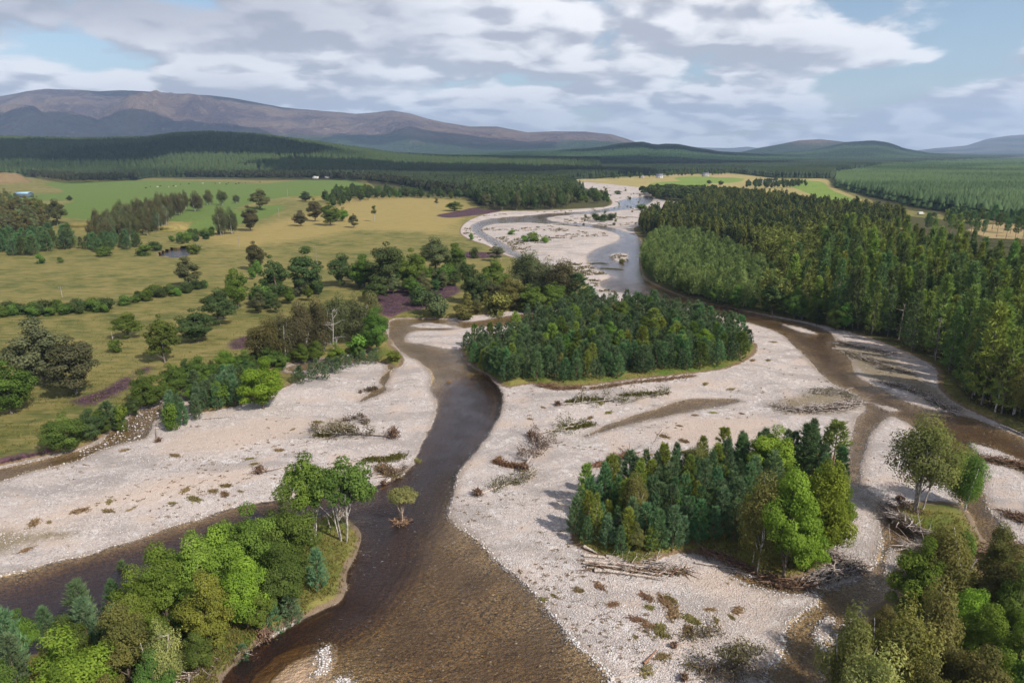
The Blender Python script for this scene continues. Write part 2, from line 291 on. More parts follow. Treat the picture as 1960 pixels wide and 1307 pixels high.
sm = T.m('MAXIMUM', T.m('MULTIPLY', T.ss(T.m('ADD', a('sand'), jitb), -4, 4), .8), T.m('MULTIPLY', T.ss(nB, .52, .64), .65))
cg = T.mix(sm, cg, sandc)
far_ = T.ss(T.n('ShaderNodeSeparateXYZ', {0: pos}).outputs[1], 250, 500)
debris = T.m('MULTIPLY', T.ss(nA, T.m('SUBTRACT', .60, T.m('MULTIPLY', far_, .05)), .68), T.m('MAXIMUM', T.ss(nB, .47, .58), T.m('MULTIPLY', far_, T.ss(nC, .42, .5))))
cg = T.mix(T.m('MULTIPLY', debris, .75), cg, (.17, .125, .065))
gt = T.m('MULTIPLY', T.ss(T.m('ADD', a('bargrass'), T.m('MULTIPLY', jit, 2.5)), -2.5, 1.5), .85)
cg = T.mix(gt, cg, (.175, .14, .08))
# river bed
bed = T.mix(vb.outputs[0], (.13, .092, .048), (.62, .45, .25))
bed = T.mix(T.m('MULTIPLY', T.ss(vb.outputs[2], .90, .97), .6), bed, (.85, .62, .34))
bed = T.mix(T.ss(nB, .3, .7), bed, (.26, .185, .105))
bed = T.mix(T.ss(T.m('ADD', a('sandb'), T.m('MULTIPLY', jit, .4)), -.8, .8), bed, (.66, .50, .36))
bankc = T.mix(nA, (.10, .070, .04), (.27, .19, .115))
sdw = T.m('ADD', a('sdw'), T.m('MULTIPLY', jit, .30)); sdc = T.m('ADD', a('sdc'), T.m('MULTIPLY', jit, .8))
col = T.mix(T.ss(sdc, -1.3, -.9), g, bankc)
col = T.mix(T.ss(sdc, -.25, .15), col, cg)
col = T.mix(T.m('MULTIPLY', T.ss(sdw, -1.7, -.1), .62), col, (.20, .155, .115))
col = T.mix(T.ss(sdw, -.15, .1), col, bed)
hgt = T.m('ADD', T.m('MULTIPLY', T.m('SUBTRACT', .5, vor.outputs['Distance']), T.ss(sdc, -.3, .3, .0, .14)), T.m('MULTIPLY', nD, T.ss(sdc, -.3, .3, .45, .04)))
hgt = T.m('ADD', hgt, T.m('MULTIPLY', nA, .30))
bump = T.n('ShaderNodeBump', {'Height': hgt, 'Strength': .8, 'Distance': 1.0})
bs = T.n('ShaderNodeBsdfPrincipled', {'Base Color': col, 'Roughness': .95, 'Specular IOR Level': .15, 'Normal': bump.outputs[0]})
T.n('ShaderNodeOutputMaterial', {0: bs.outputs[0]})

FORESTG = [[(1228,475),(1223,505),(1236,535),(1290,562),(1340,578),(1400,590),(1480,604),(1550,617),(1640,638),(1720,662),(1790,690),(1800,720),(1850,770),(1960,815),(2100,860),(2720,960),(2720,430),(1960,432),(1850,425),(1720,412),(1640,410),(1560,400),(1420,378),(1330,370),(1270,369),(1260,380),(1312,391),(1300,412),(1222,432)],
           [(-760,345),(0,330),(130,344),(300,342),(500,345),(700,346),(720,360),(640,372),(800,376),(900,378),(920,402),(1000,403),(1090,400),(1165,396),(1172,385),(1150,370),(1105,352),(1090,346),(1200,338),(1400,331),(1500,340),(1580,341),(1600,356),(1700,396),(1850,420),(1960,432),(2720,440),(2720,289),(-760,289)]]
A = dict(sdw=sdW, sdc=sdC, isle=sdf([LISLE, FISLE, BISLE, MISLE, RWOOD, SBAR]), gold=sdf([GOLD], 30), green=sdf([GREEN, GREEN2]),
         heath=sdf(HEATH), farf=sdf([FARF]), farg=sdf(FARG), tan=sdf(TAN, smooth=False), forest=sdf(FORESTG, 8, False), sand=sdf(SAND),
         bargrass=sdf(GRASSG[:4]), sandb=dSandB)
V = np.stack([TX, TY, H], -1).reshape(-1, 3)
ground = mesh_obj('ground', V, [gridfaces(NV, NU)], mat=gm, smooth=True, attrs=A); tag(ground, kind='structure')
def lut(Arr, u, v):
    u = np.atleast_1d(np.asarray(u, float)); v = np.atleast_1d(np.asarray(v, float))
    j = np.clip((u - US[0]) / 3.2, 0, NU - 1.001); i = np.clip(np.interp(v, VS, np.arange(NV)), 0, NV - 1.001)
    a, b = i.astype(int), j.astype(int); fi, fj = i - a, j - b
    return (Arr[a, b] * (1 - fi) * (1 - fj) + Arr[a + 1, b] * fi * (1 - fj) + Arr[a, b + 1] * (1 - fi) * fj + Arr[a + 1, b + 1] * fi * fj)
def gp(u, v):
    h = lut(H, u, v); X, Y, t = px2g(u, v, h); return X, Y, h, t
# ------------------------------------------------------------ water
wm, T = mat('river_water')
pos = T.n('ShaderNodeNewGeometry').outputs['Position']
d = T.attr('depth')
w1 = T.noise(T.vm('MULTIPLY', pos, (1.0, 1.6, 1)), 1.6, 4, .6); w2 = T.noise(pos, .25, 3, .5)
hb = T.m('MULTIPLY', w1, T.ss(w2, .3, .7, .35, 1.))
bump = T.n('ShaderNodeBump', {'Height': hb, 'Strength': T.m('MULTIPLY_ADD', T.attr('rapid'), .5, .35), 'Distance': .4})
tr = T.n('ShaderNodeCombineColor', {0: T.m('EXPONENT', T.m('MULTIPLY', d, -.40)), 1: T.m('EXPONENT', T.m('MULTIPLY', d, -.60)), 2: T.m('EXPONENT', T.m('MULTIPLY', d, -1.10))}).outputs[0]
tb = T.n('ShaderNodeBsdfTransparent', {0: tr})
scat = T.n('ShaderNodeBsdfDiffuse', {0: (.03, .022, .022), })
sc_f = T.m('SUBTRACT', 1.0, T.m('EXPONENT', T.m('MULTIPLY', d, -.7)))
body = T.n('ShaderNodeMixShader', {0: T.m('MULTIPLY', sc_f, .55), 1: tb.outputs[0], 2: scat.outputs[0]})
gl = T.n('ShaderNodeBsdfGlossy', {'Color': (.92, .92, .95), 'Roughness': .12, 'Normal': bump.outputs[0]})
fr = T.n('ShaderNodeFresnel', {'IOR': 1.33, 'Normal': bump.outputs[0]})
wsh = T.n('ShaderNodeMixShader', {0: T.m('MULTIPLY', fr.outputs[0], 1.25, clamp=True), 1: body.outputs[0], 2: gl.outputs[0]})
f1 = T.noise(T.vm('MULTIPLY', pos, (1.2, 2.6, 1)), 1.3, 5, .7); fo = T.m('MULTIPLY', T.ss(f1, .64, .69), T.attr('rapid'))
foam = T.n('ShaderNodeBsdfDiffuse', {0: (.62, .60, .60)})
ws = T.n('ShaderNodeMixShader', {0: fo, 1: wsh.outputs[0], 2: foam.outputs[0]})
T.n('ShaderNodeOutputMaterial', {0: ws.outputs[0]})
RAPID = [[(760,655),(870,672),(900,700),(850,720),(800,700),(765,672)],[(670,1000),(760,940),(820,900),(870,900),(850,990),(790,1020),(690,1030)],[(690,1030),(780,1000),(760,1080),(690,1080)],[(1120,540),(1170,535),(1300,580),(1250,590),(1140,580)],[(200,870),(370,750),(420,760),(300,850)],[(1640,780),(1740,770),(1740,820),(1640,900)],[(1340,585),(1600,640),(1560,700),(1440,640)],[(1610,1090),(1690,1060),(1700,1150),(1600,1180)],[(1560,640),(1640,720),(1740,775),(1700,800),(1600,730),(1540,670)],[(1740,780),(1960,850),(1960,900),(1800,830)],[(1850,930),(1900,940),(1990,1060),(1900,1060)],[(1500,1180),(1600,1180),(1570,1307),(1460,1307)]]
rap = ss(sdf(RAPID, 8), -6, 3)
rap = np.maximum(rap, .55 * ss(dShal, -8, 2))
M = sdW > -2.2; fm = M[:-1, :-1] | M[1:, :-1] | M[:-1, 1:] | M[1:, 1:]
q = gridfaces(NV, NU, fm); used, inv = np.unique(q, return_inverse=True)
WV = np.stack([GX, GY, np.zeros_like(GX)], -1).reshape(-1, 3)[used]
water = mesh_obj('river_water', WV, [inv.reshape(-1, 4)], mat=wm, smooth=True, attrs=dict(depth=np.clip(-H, 0, 3).ravel()[used], rapid=rap.ravel()[used]))
tag(water, kind='structure')
# ------------------------------------------------------------ hills
def hillmat(name, kind):
    m, T = mat(name); pos = T.n('ShaderNodeNewGeometry').outputs['Position']
    s = {'moor': .0016, 'wood': .012, 'blue': .0012}[kind]
    n1 = T.noise(pos, s, 7, .6); n2 = T.noise(pos, s * 7, 6, .65); n3 = T.noise(pos, s * .45, 3, .5)
    z = T.n('ShaderNodeSeparateXYZ', {0: pos}).outputs[2]
    if kind == 'moor':
        c = T.mix(T.ss(n1, .38, .62), (.072, .048, .058), (.165, .115, .095))
        c = T.mix(T.m('MULTIPLY', T.ss(n2, .52, .66), .6), c, (.21, .16, .12))
        c = T.mix(T.m('MULTIPLY', T.ss(n2, .66, .74), .7), c, (.36, .33, .31))
        low = T.ss(T.m('ADD', z, T.m('MULTIPLY', T.m('SUBTRACT', n3, .5), 420.)), 170, 90)
        c = T.mix(low, c, T.mix(n2, (.022, .040, .022), (.045, .07, .03)))
        bd, st = 80., 1.0
    elif kind == 'wood':
        c = T.mix(T.ss(n2, .35, .65), (.018, .034, .014), (.05, .075, .024)); bd, st = 6., 1.
    else:
        c = T.mix(T.ss(n1, .4, .6), (.03, .045, .03), (.11, .09, .08)); bd, st = 60., 1.
    b = T.n('ShaderNodeBump', {'Height': T.m('ADD', n2, n1), 'Strength': st, 'Distance': bd})
    bs = T.n('ShaderNodeBsdfDiffuse', {'Color': c, 'Normal': b.outputs[0]})
    T.n('ShaderNodeOutputMaterial', {0: bs.outputs[0]}); return m
MOOR = hillmat('heather_moor', 'moor'); WOODM = hillmat('wooded_slope', 'wood'); BLUE = hillmat('distant_slope', 'blue')
def crest_h(px, py, D, u):   # height of a crest seen at pixel rows py when it stands D metres away
    y = np.interp(u, px, py); b = (CY - y) / F; return CAMH + D / (CT + b * ST) * (-ST + b * CT)
HILLS = {}; HG = []
def hill(name, crest, D, d0, back, m, rough=0.05, base=0., spurs=(), step=8, nd=90, z0=-4, cs=0):
    cx, cy = zip(*crest); u = np.arange(cx[0], cx[-1] + 1, step)
    d = np.concatenate([np.linspace(d0, D, int(nd * .7)), np.linspace(D, D + back, int(nd * .3))[1:]])
    a = (u - CX) / F
    Dg, Ag = np.meshgrid(d, a, indexing='ij'); Ug = CX + Ag * F
    y = np.interp(Ug, cx, cy); b = (CY - y) / F
    X = Dg * Ag * 1.0; Y = Dg
    hc = CAMH + D / (CT + b * ST) * (-ST + b * CT)
    f = ss(Dg, d0, D) ** .9 * (1 - ss(Dg, D, D + back) * .8)
    hh = (hc + 4) * f
    for sx, sy, sD, s0 in spurs:
        b2 = (CY - np.interp(Ug, sx, sy)) / F; h2 = CAMH + sD / (CT + b2 * ST) * (-ST + b2 * CT)
        hh = np.maximum(hh, (h2 + 4) * ss(Dg, s0, sD) * (1 - ss(Dg, sD, sD + back) * .9))
    n = fbm(X, Y, D * .12, cs + 11, 5); rid = 1 - np.abs(2 * fbm(X, Y, D * .05, cs + 21, 4) - 1)
    away = np.clip(np.abs(Dg - D) / (D - d0), 0, 1) if not spurs else np.clip(1 - f, 0, 1)
    hh = hh * (1 + ((n - .5) * 1.2 + (rid - .8) * .8) * away * (rough / .05) * .35) + (n - .5) * hc * rough * .5
    Z = hh + z0
    k = Dg / (CT + b * ST)            # depth along the axis of the view
    Xw = k * Ag
    o = mesh_obj(name, np.stack([Xw, Y, Z], -1).reshape(-1, 3), [gridfaces(len(d), len(u))[:, ::-1]], mat=m, smooth=True)
    tag(o, kind='structure'); HG.append((Xw, Y, Z, d, u)); return o
HL = [(-900,276),(-300,270),(0,270),(150,274),(280,272),(330,264),(400,261),(500,267),(560,274),(620,282),(700,293),(760,302),(850,307),(1000,309),(1150,311)]
hill('hills', HL, 2300, 1180, 900, WOODM, .04, cs=1)
HCN = [(700,300),(850,299),(960,296),(1060,292),(1150,286),(1190,279),(1230,276),(1255,282),(1275,280),(1300,281),(1330,287),(1380,295),(1450,299),(1560,300)]
hill('hills', HCN, 4300, 2300, 1500, WOODM, .03, cs=2)
HCR = [(1330,300),(1400,300),(1480,297),(1540,292),(1580,286),(1620,276),(1670,273),(1700,277),(1730,288),(1780,297),(1850,300),(1950,303)]
hill('hills', HCR, 5200, 3000, 1500, WOODM, .03, cs=3)
hill('hills', [(1380,296),(1420,291),(1450,284),(1490,277),(1530,269),(1570,267),(1600,270),(1650,276),(1720,289)], 6500, 5300, 1500, MOOR, .04, cs=4, step=4)
hill('hills', [(1180,296),(1240,286),(1300,280),(1350,283),(1400,284),(1430,281),(1460,285),(1520,292)], 14000, 12000, 2000, BLUE, .05, cs=5)
hill('hills', [(1560,300),(1640,297),(1740,290),(1790,284),(1850,279),(1890,266),(1930,260),(1960,258),(2050,246),(2300,235),(2700,260)], 11500, 8500, 3000, BLUE, .05, cs=6)
MB = [(-900,210),(-400,190),(-150,186),(0,184),(50,175),(90,171),(150,174),(190,177),(230,175),(300,177),(360,180),(400,183),(450,190),(540,208),(620,216),(680,221),(720,217),(750,213),(785,218),(820,228),(850,235),(900,243),(950,243),(1010,254),(1060,252),(1120,252),(1170,257),(1200,266),(1230,277),(1270,292)]
hill('hills', MB, 8600, 5200, 2500, MOOR, .13, cs=7, nd=170, step=5, spurs=[
    ([-900,0,60,150,200,250,300,350,390,440,500,560,640,700,800,1300],[300,300,270,235,210,186,176,180,192,212,232,248,262,275,300,300],7300,5000),
    ([-900,-300,-100,50,150,250,350,450,1300],[210,225,215,214,232,255,285,300,300],6700,4800),
    ([-900,640,700,760,800,860,920,980,1060,1130,1200,1300],[300,290,262,247,248,262,272,276,280,283,290,300],7000,5200)])
# ------------------------------------------------------------ clouds overhead (out of the frame), shading the far ground
cm, T = mat('cloud_white'); T.n('ShaderNodeOutputMaterial', {0: T.n('ShaderNodeBsdfDiffuse', {0: (.9, .9, .92)}).outputs[0]})
def cloud(x, y, A, sx, sy, sz, lab, seed):
    c = Vector((x, y, 0)) + TOSUN * (A / TOSUN.z)
    r = np.random.default_rng(seed); nu, nv = 64, 32
    th = np.linspace(0, 2 * np.pi, nu, endpoint=False)[None, :]; ph = np.linspace(.02, np.pi - .02, nv)[:, None]
    n = np.stack([np.sin(ph) * np.cos(th), np.sin(ph) * np.sin(th), np.cos(ph) * np.ones_like(th)], -1)
    rad = .72 + .55 * fbm(n[..., 0] * 3 + 9, n[..., 1] * 3 + 9, 1.1, seed, 5) + .25 * (fbm(n[..., 0] * 6 + 20, n[..., 2] * 6 + 20, 1, seed + 3, 3) - .5)
    V = n * rad[..., None] * np.array([sx, sy, sz]); V[..., 2] = np.maximum(V[..., 2], -sz * .35)
    i = np.arange(nv - 1)[:, None] * nu; j = np.arange(nu)[None, :]; j2 = (j + 1) % nu
    q = np.stack([i + j, i + nu + j, i + nu + j2, i + j2], -1).reshape(-1, 4)
    caps = [np.arange(nu)[None, ::1], ((nv - 1) * nu + np.arange(nu))[None, ::-1]]
    o = mesh_obj('cloud', V.reshape(-1, 3), [q] + caps, mat=cm, smooth=True); o.location = c; tag(o, kind='structure'); return o
cloud(-1050, 1900, 1500, 520, 330, 90, '', 31)
cloud(-150, 1500, 1500, 420, 200, 70, '', 38)
cloud(260, 2500, 1900, 620, 500, 90, '', 32)
cloud(-3600, 5900, 3000, 2300, 620, 120, '', 33)
cloud(-700, 6500, 3200, 1100, 420, 120, '', 34)
cloud(900, 3900, 2300, 620, 420, 90, '', 35)
cloud(-3900, 8800, 3600, 1500, 700, 120, '', 36)
cloud(2300, 4800, 2600, 500, 400, 90, '', 37)
# ------------------------------------------------------------ haze
hm, T = mat('haze_air')
pv = T.n('ShaderNodeVolumePrincipled', {'Color': (.50, .70, 1.0), 'Density': 6.8e-5, 'Anisotropy': .0})
T.n('ShaderNodeOutputMaterial', {1: pv.outputs[0]})
hv = np.array([[x, y, zz] for x in (-19000, 19000) for y in (-1500, 19000) for zz in (-12, 1000)], float)
hz = mesh_obj('haze', hv, [np.array([[0,1,3,2],[4,6,7,5],[0,4,5,1],[2,3,7,6],[0,2,6,4],[1,5,7,3]])], mat=hm); tag(hz, kind='stuff')
# ------------------------------------------------------------ mesh collecting helpers
class MB:
    def __init__(s): s.v = []; s.q = []; s.t = []; s.n = 0; s.tone = {3: [], 4: []}
    def add(s, V, Fc, tone=.5):
        V = np.asarray(V, float).reshape(-1, 3); Fc = np.asarray(Fc) + s.n; s.v.append(V); s.n += len(V)
        k = Fc.shape[1]; (s.t if k == 3 else s.q).append(Fc); s.tone[k].append(np.broadcast_to(np.asarray(tone, float), (len(Fc),)))
    def arrays(s):
        P = []; to = []
        for k, l in ((3, s.t), (4, s.q)):
            if l: P.append(np.concatenate(l)); to.append(np.concatenate(s.tone[k]))
        return np.concatenate(s.v), P, np.concatenate(to)
    def build(s, name, mt, parent=None, smooth=False):
        V, P, to = s.arrays(); return mesh_obj(name, V, P, parent, mt, smooth, fattrs={'tone': to})
def nrm(v): return v / (np.linalg.norm(v, axis=-1, keepdims=True) + 1e-9)
def tube(mb, pts, rad, sides=6, tone=.5):
    p = np.asarray(pts, float); r = np.broadcast_to(np.asarray(rad, float), (len(p),)); d = nrm(np.gradient(p, axis=0))
    up = np.where(np.abs(d[:, 2:3]) > .9, np.array([[1., 0, 0]]), np.array([[0, 0, 1.]])); a = nrm(np.cross(d, up)); b = np.cross(d, a)
    th = np.linspace(0, 2 * np.pi, sides, endpoint=False)
    V = p[:, None] + r[:, None, None] * (np.cos(th)[None, :, None] * a[:, None] + np.sin(th)[None, :, None] * b[:, None])
    i = np.arange(len(p) - 1)[:, None] * sides; j = np.arange(sides)[None]; j2 = (j + 1) % sides
    mb.add(V, np.stack([i + j, i + j2, i + sides + j2, i + sides + j], -1).reshape(-1, 4), tone)
def wander(r, a, b, n=6, w=.08):
    a = np.array(a, float); b = np.array(b, float); t = np.linspace(0, 1, n)[:, None]; L = np.linalg.norm(b - a)
    return a + (b - a) * t + np.cumsum(r.normal(0, w * L / n, (n, 3)), 0) * (t > 0)
def blades(mb, r, P, N, L, Wd, tone, quad=True, spread=.5):
    """leaf sprays: small rhombs at P that face roughly along N"""
    n = len(P); N = nrm(N + r.normal(0, spread, (n, 3))); u = nrm(np.cross(N, r.normal(0, 1, (n, 3)))); w = np.cross(N, u)
    L = (L * r.uniform(.6, 1.35, n))[:, None]; Wd = (Wd * r.uniform(.7, 1.3, n))[:, None]
    V = np.stack([P - u * L, P + w * Wd + N * L * .35, P + u * L - N * L * .2, P - w * Wd + N * L * .1], 1)
    mb.add(V, np.arange(4 * n).reshape(n, 4), tone)
def needles(mb, r, P, D, L, Wd, tone):
    n = len(P); D = nrm(D); s = nrm(np.cross(D, r.normal(0, 1, (n, 3)))); L = (L * r.uniform(.6, 1.3, n))[:, None]
    V = np.stack([P - s * Wd, P + s * Wd, P + D * L], 1); mb.add(V, np.arange(3 * n).reshape(n, 3), tone)
# every builder returns (trunk MB, crown MB) for a tree 10 m high
def broad(seed, n=3600, leaf=.26, rx=3.9, z0=.8, ztop=10., lobes=26, stems=1, hang=0., lobe_r=1.35, trunk_r=.2, flat=1., gap=.0):
    r = np.random.default_rng(seed); T_, C_ = MB(), MB(); zc = (z0 + ztop) / 2; rz = (ztop - z0) / 2
    # lobe centres fill the envelope
    c = []
    while len(c) < lobes:
        p = r.uniform(-1, 1, 3); q = np.linalg.norm(p)
        if .25 < q < 1: c.append(p * (.62 + .2 * r.random()))
    c = np.array(c); asym = r.uniform(.8, 1.2, (lobes, 1))
    c = c * np.array([rx, rx, rz]) * asym ** .5 + np.array([0, 0, zc]); c[:, 2] = np.clip(c[:, 2], z0 + .5, ztop - .6)
    c[0] = (r.normal(0, .4), r.normal(0, .4), ztop - lobe_r * .75)
    narrow = 1 - .35 * np.clip((c[:, 2] - zc) / rz, 0, 1); c[:, 0] *= narrow; c[:, 1] *= narrow
    lr = lobe_r * r.uniform(.6, 1.25, lobes); w = lr ** 2; k = r.choice(lobes, n, p=w / w.sum())
    d = nrm(r.normal(0, 1, (n, 3))); rad = lr[k] * r.uniform(.5, 1.08, n) ** .6 * np.where(r.random(n) < .14, r.uniform(1.05, 1.45, n), 1)
    P = c[k] + d * rad[:, None] * np.array([1, 1, .8 * flat]); tl = r.random(lobes)
    if hang: P[:, 2] -= hang * r.random(n) ** 2 * 1.6
    P[:, 2] = np.maximum(P[:, 2], .15)
    tone = np.clip(.72 * tl[k] + .28 * r.random(n), 0, 1)
    N = d + .6 * nrm(P - np.array([0, 0, zc - 1])) + np.array([0, 0, .35])
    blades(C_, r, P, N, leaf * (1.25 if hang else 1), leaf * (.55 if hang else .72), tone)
    for s in range(stems):
        o = r.normal(0, .5, 2) if stems > 1 else (0, 0); tip = (o[0] * 1.5, o[1] * 1.5, ztop * (.84 if stems == 1 else .70))
        tp = wander(r, (o[0] * .5, o[1] * .5, -.4), tip, 9, .05); tube(T_, tp, np.linspace(trunk_r / stems ** .4, .03, 9), 6)
        for j in r.choice(lobes, min(lobes, 12 if stems == 1 else 4), replace=False):
            zz = np.clip(c[j][2] * .6, .12 * ztop, ztop * .7); i = int(np.clip(zz / (ztop * .86) * 8, 0, 7))
            br = wander(r, tp[i], c[j], 6, .12); tube(T_, br, np.linspace(trunk_r * .38 / stems ** .3, .02, 6), 4)
    return T_, C_
def conifer(seed, nb=90, k=6, m=4, R=1.9, L=.5, Wd=.07, z0=.06, rise=.35, pw=.8, droop=0., trunk_r=.13, top=10., skirt=.15, round_=0.):
    r = np.random.default_rng(seed); T_, C_ = MB(), MB()
    tube(T_, wander(r, (0, 0, -.3), (r.normal(0, .1), r.normal(0, .1), top - .35), 8, .02), np.linspace(trunk_r, .02, 8), 6)
    s = np.sort(z0 + (1 - z0) * r.random(nb) ** 1.05 * .97); ang = np.arange(nb) * 2.399963 + r.normal(0, .3, nb)
    tt = (s - z0) / (1 - z0); prof = (1 - tt) ** pw * np.clip((tt + skirt) / (skirt + .12), 0, 1)
    if round_: prof = prof * (1 - round_) + round_ * np.sqrt(np.clip(1 - tt ** 2, 0, 1)) * .8
    ln = R * (prof + .04) * r.uniform(.7, 1.2, nb); bt = r.random(nb)
    base = np.stack([0 * s, 0 * s, s * top], 1); dr = np.stack([np.cos(ang), np.sin(ang), np.full(nb, rise) - droop * (1 - tt)], 1)
    for i in range(nb):
        t = r.uniform(.25, 1, k) ** .7; P = base[i] + dr[i] * ln[i] * t[:, None] + np.array([0, 0, 1]) * (t ** 2)[:, None] * ln[i] * .18
        P = np.repeat(P, m, 0); n = len(P); D = dr[i] * .7 + np.array([0, 0, .55 + rise]) + r.normal(0, .6, (n, 3))
        P = P + r.normal(0, .1, (n, 3)); needles(C_, r, P, D, L, Wd, np.clip(.5 * bt[i] + .5 * r.random(n), 0, 1))
    for i in range(0, nb, 3): tube(T_, [base[i], base[i] + dr[i] * ln[i] * .85], [trunk_r * .2, .012], 3)
    n = 14; needles(C_, r, np.tile([0, 0, top - .75], (n, 1)) + r.normal(0, .06, (n, 3)) + np.array([0, 0, 1]) * r.uniform(-.5, .3, n)[:, None], np.array([0, 0, 1.3]) + r.normal(0, .35, (n, 3)), L * 1.15, Wd, .7)
    return T_, C_

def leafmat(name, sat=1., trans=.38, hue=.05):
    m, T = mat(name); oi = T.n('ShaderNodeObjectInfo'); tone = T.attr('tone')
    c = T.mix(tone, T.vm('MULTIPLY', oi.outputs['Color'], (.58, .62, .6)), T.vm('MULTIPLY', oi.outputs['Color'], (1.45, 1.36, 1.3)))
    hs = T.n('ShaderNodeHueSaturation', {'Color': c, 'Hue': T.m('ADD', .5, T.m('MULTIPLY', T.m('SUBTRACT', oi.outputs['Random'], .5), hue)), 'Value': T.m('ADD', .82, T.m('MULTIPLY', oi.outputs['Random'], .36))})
    d = T.n('ShaderNodeBsdfDiffuse', {0: hs.outputs[0]}); tc = T.vm('MULTIPLY', hs.outputs[0], (1.2, 1.25, .6))
    tr = T.n('ShaderNodeBsdfTranslucent', {0: tc}); T.n('ShaderNodeOutputMaterial', {0: T.n('ShaderNodeMixShader', {0: trans, 1: d.outputs[0], 2: tr.outputs[0]}).outputs[0]})
    return m
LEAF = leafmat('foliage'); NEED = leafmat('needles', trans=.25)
bm_, T = mat('bark'); oi = T.n('ShaderNodeObjectInfo'); pos = T.n('ShaderNodeTexCoord').outputs['Object']
nz = T.noise(T.vm('MULTIPLY', pos, (3, 3, 1)), 3, 5, .65)
bb = T.n('ShaderNodeBump', {'Height': nz, 'Strength': .6, 'Distance': .05})
T.n('ShaderNodeOutputMaterial', {0: T.n('ShaderNodeBsdfDiffuse', {0: T.mix(T.ss(nz, .38, .6), T.vm('MULTIPLY', oi.outputs['Color'], (.35, .33, .33)), oi.outputs['Color']), 'Normal': bb.outputs[0]}).outputs[0]})
BARK = bm_
KIND = {}
def reg(kind, mbs, leafm, bark):
    L = []
    for T_, C_ in mbs:
        t = T_.build('trunk', BARK, None, True); c = C_.build('crown', leafm)
        L.append((t.data, c.data, T_, C_)); bpy.data.objects.remove(t); bpy.data.objects.remove(c)
    KIND[kind] = dict(v=L, bark=bark)
reg('alder', [broad(100 + i, 17000, .106, 3.9, .2, 10, 60, lobe_r=.9) for i in range(5)], LEAF, (.20, .16, .13))
reg('tallalder', [broad(120 + i, 9000, .125, 3.9, 3.4, 10, 46, stems=4, lobe_r=.82, trunk_r=.15) for i in range(2)], LEAF, (.50, .46, .40))
reg('stranded', [broad(150, 6000, .17, 4.6, 6.3, 10, 30, stems=4, lobe_r=.95, trunk_r=.40)], LEAF, (.46, .36, .28))
reg('oak', [broad(140 + i, 10000, .15, 4.3, .4, 10, 60, lobe_r=1.0, flat=.8) for i in range(4)], LEAF, (.24, .21, .19))
reg('scots', [broad(160 + i, 6000, .18, 3.8, .7, 10, 48, lobe_r=.95, flat=.65, trunk_r=.24) for i in range(3)], LEAF, (.27, .20, .16))
reg('birch', [broad(180 + i, 13000, .105, 2.9, .5, 10, 54, stems=2, hang=.9, lobe_r=1.0, trunk_r=.15) for i in range(4)], LEAF, (.62, .60, .56))
reg('multibirch', [broad(195, 13000, .10, 3.6, 2.6, 10, 34, stems=5, hang=.7, lobe_r=1.05, trunk_r=.17)], LEAF, (.42, .38, .34))
reg('slim', [broad(200 + i, 900, .19, 1.3, 4.2, 10, 9, hang=.4, lobe_r=.75, trunk_r=.12) for i in range(2)], LEAF, (.52, .49, .44))
reg('bush', [broad(220 + i, 1500, .42, 4.8, .3, 10, 14, lobe_r=2.3, trunk_r=.1) for i in range(3)], LEAF, (.2, .16, .13))
reg('pine', [conifer(240 + i, 95, 6, 6, 2.7, .75, .07, .02, .42, .75, skirt=.5, round_=.35) for i in range(6)], NEED, (.25, .17, .12))
reg('fir', [conifer(260 + i, 120, 6, 3, 2.0, .52, .085, .12, .02, .9, droop=.12, skirt=.25) for i in range(5)], NEED, (.26, .22, .20))
reg('forestpine', [conifer(280 + i, 70, 5, 4, 1.8, .55, .09, .42, .3, .55, skirt=.25, round_=.5, trunk_r=.15) for i in range(3)], NEED, (.30, .22, .17))
reg('larch', [conifer(300 + i, 110, 6, 3, 2.1, .5, .075, .14, .1, .85, droop=.1, skirt=.2) for i in range(3)], NEED, (.28, .24, .21))
GREENS = {k: tuple(x * 1.8 for x in v) for k, v in dict(vivid=(.104, .156, .022), bright=(.080, .122, .022), bright2=(.102, .130, .026), mid=(.062, .096, .022), dark=(.044, .064, .024), grey=(.072, .084, .042), olive=(.092, .092, .032),
              brown=(.070, .070, .034), pine=(.056, .096, .043), pine2=(.066, .108, .048), bluepine=(.068, .108, .056), fir=(.062, .094, .038), fir2=(.092, .126, .036), larch=(.118, .150, .032), pale=(.16, .17, .06)).items()}
TOTAL = 0
def tree(kind, name, X, Y, Z, h, w, tint, label, cat='tree', group=None, seed=None, small=False, noms={'stranded': 10.5, 'alder': 8.4, 'tallalder': 7.4, 'oak': 9.4, 'scots': 8.4, 'birch': 6.2, 'multibirch': 8.2, 'slim': 3.2, 'bush': 12.5, 'pine': 5.6, 'fir': 4.3, 'forestpine': 4.2, 'larch': 4.6}):
    global TOTAL; TOTAL += 1
    K = KIND[kind]; td, cd, _, _ = K['v'][(seed if seed is not None else TOTAL * 7) % len(K['v'])]
    e = bpy.data.objects.new(name, None); COL.objects.link(e); e.empty_display_size = .5
    e.location = (X, Y, Z - .1); e.rotation_euler = (0, 0, random.random() * 6.28)
    sx = w / noms[kind]; e.scale = (sx, sx, h / 10.); tag(e, label, cat, group)
    g = GREENS[tint]; j = 1 + random.uniform(-.12, .12)
    for nm, dd, colr in (('trunk', td, K['bark']), ('crown', cd, tuple(a * j * random.uniform(.93, 1.07) for a in g))):
        o = bpy.data.objects.new(nm, dd); COL.objects.link(o); o.parent = e; o.color = tuple(colr) + (1,)
    return e
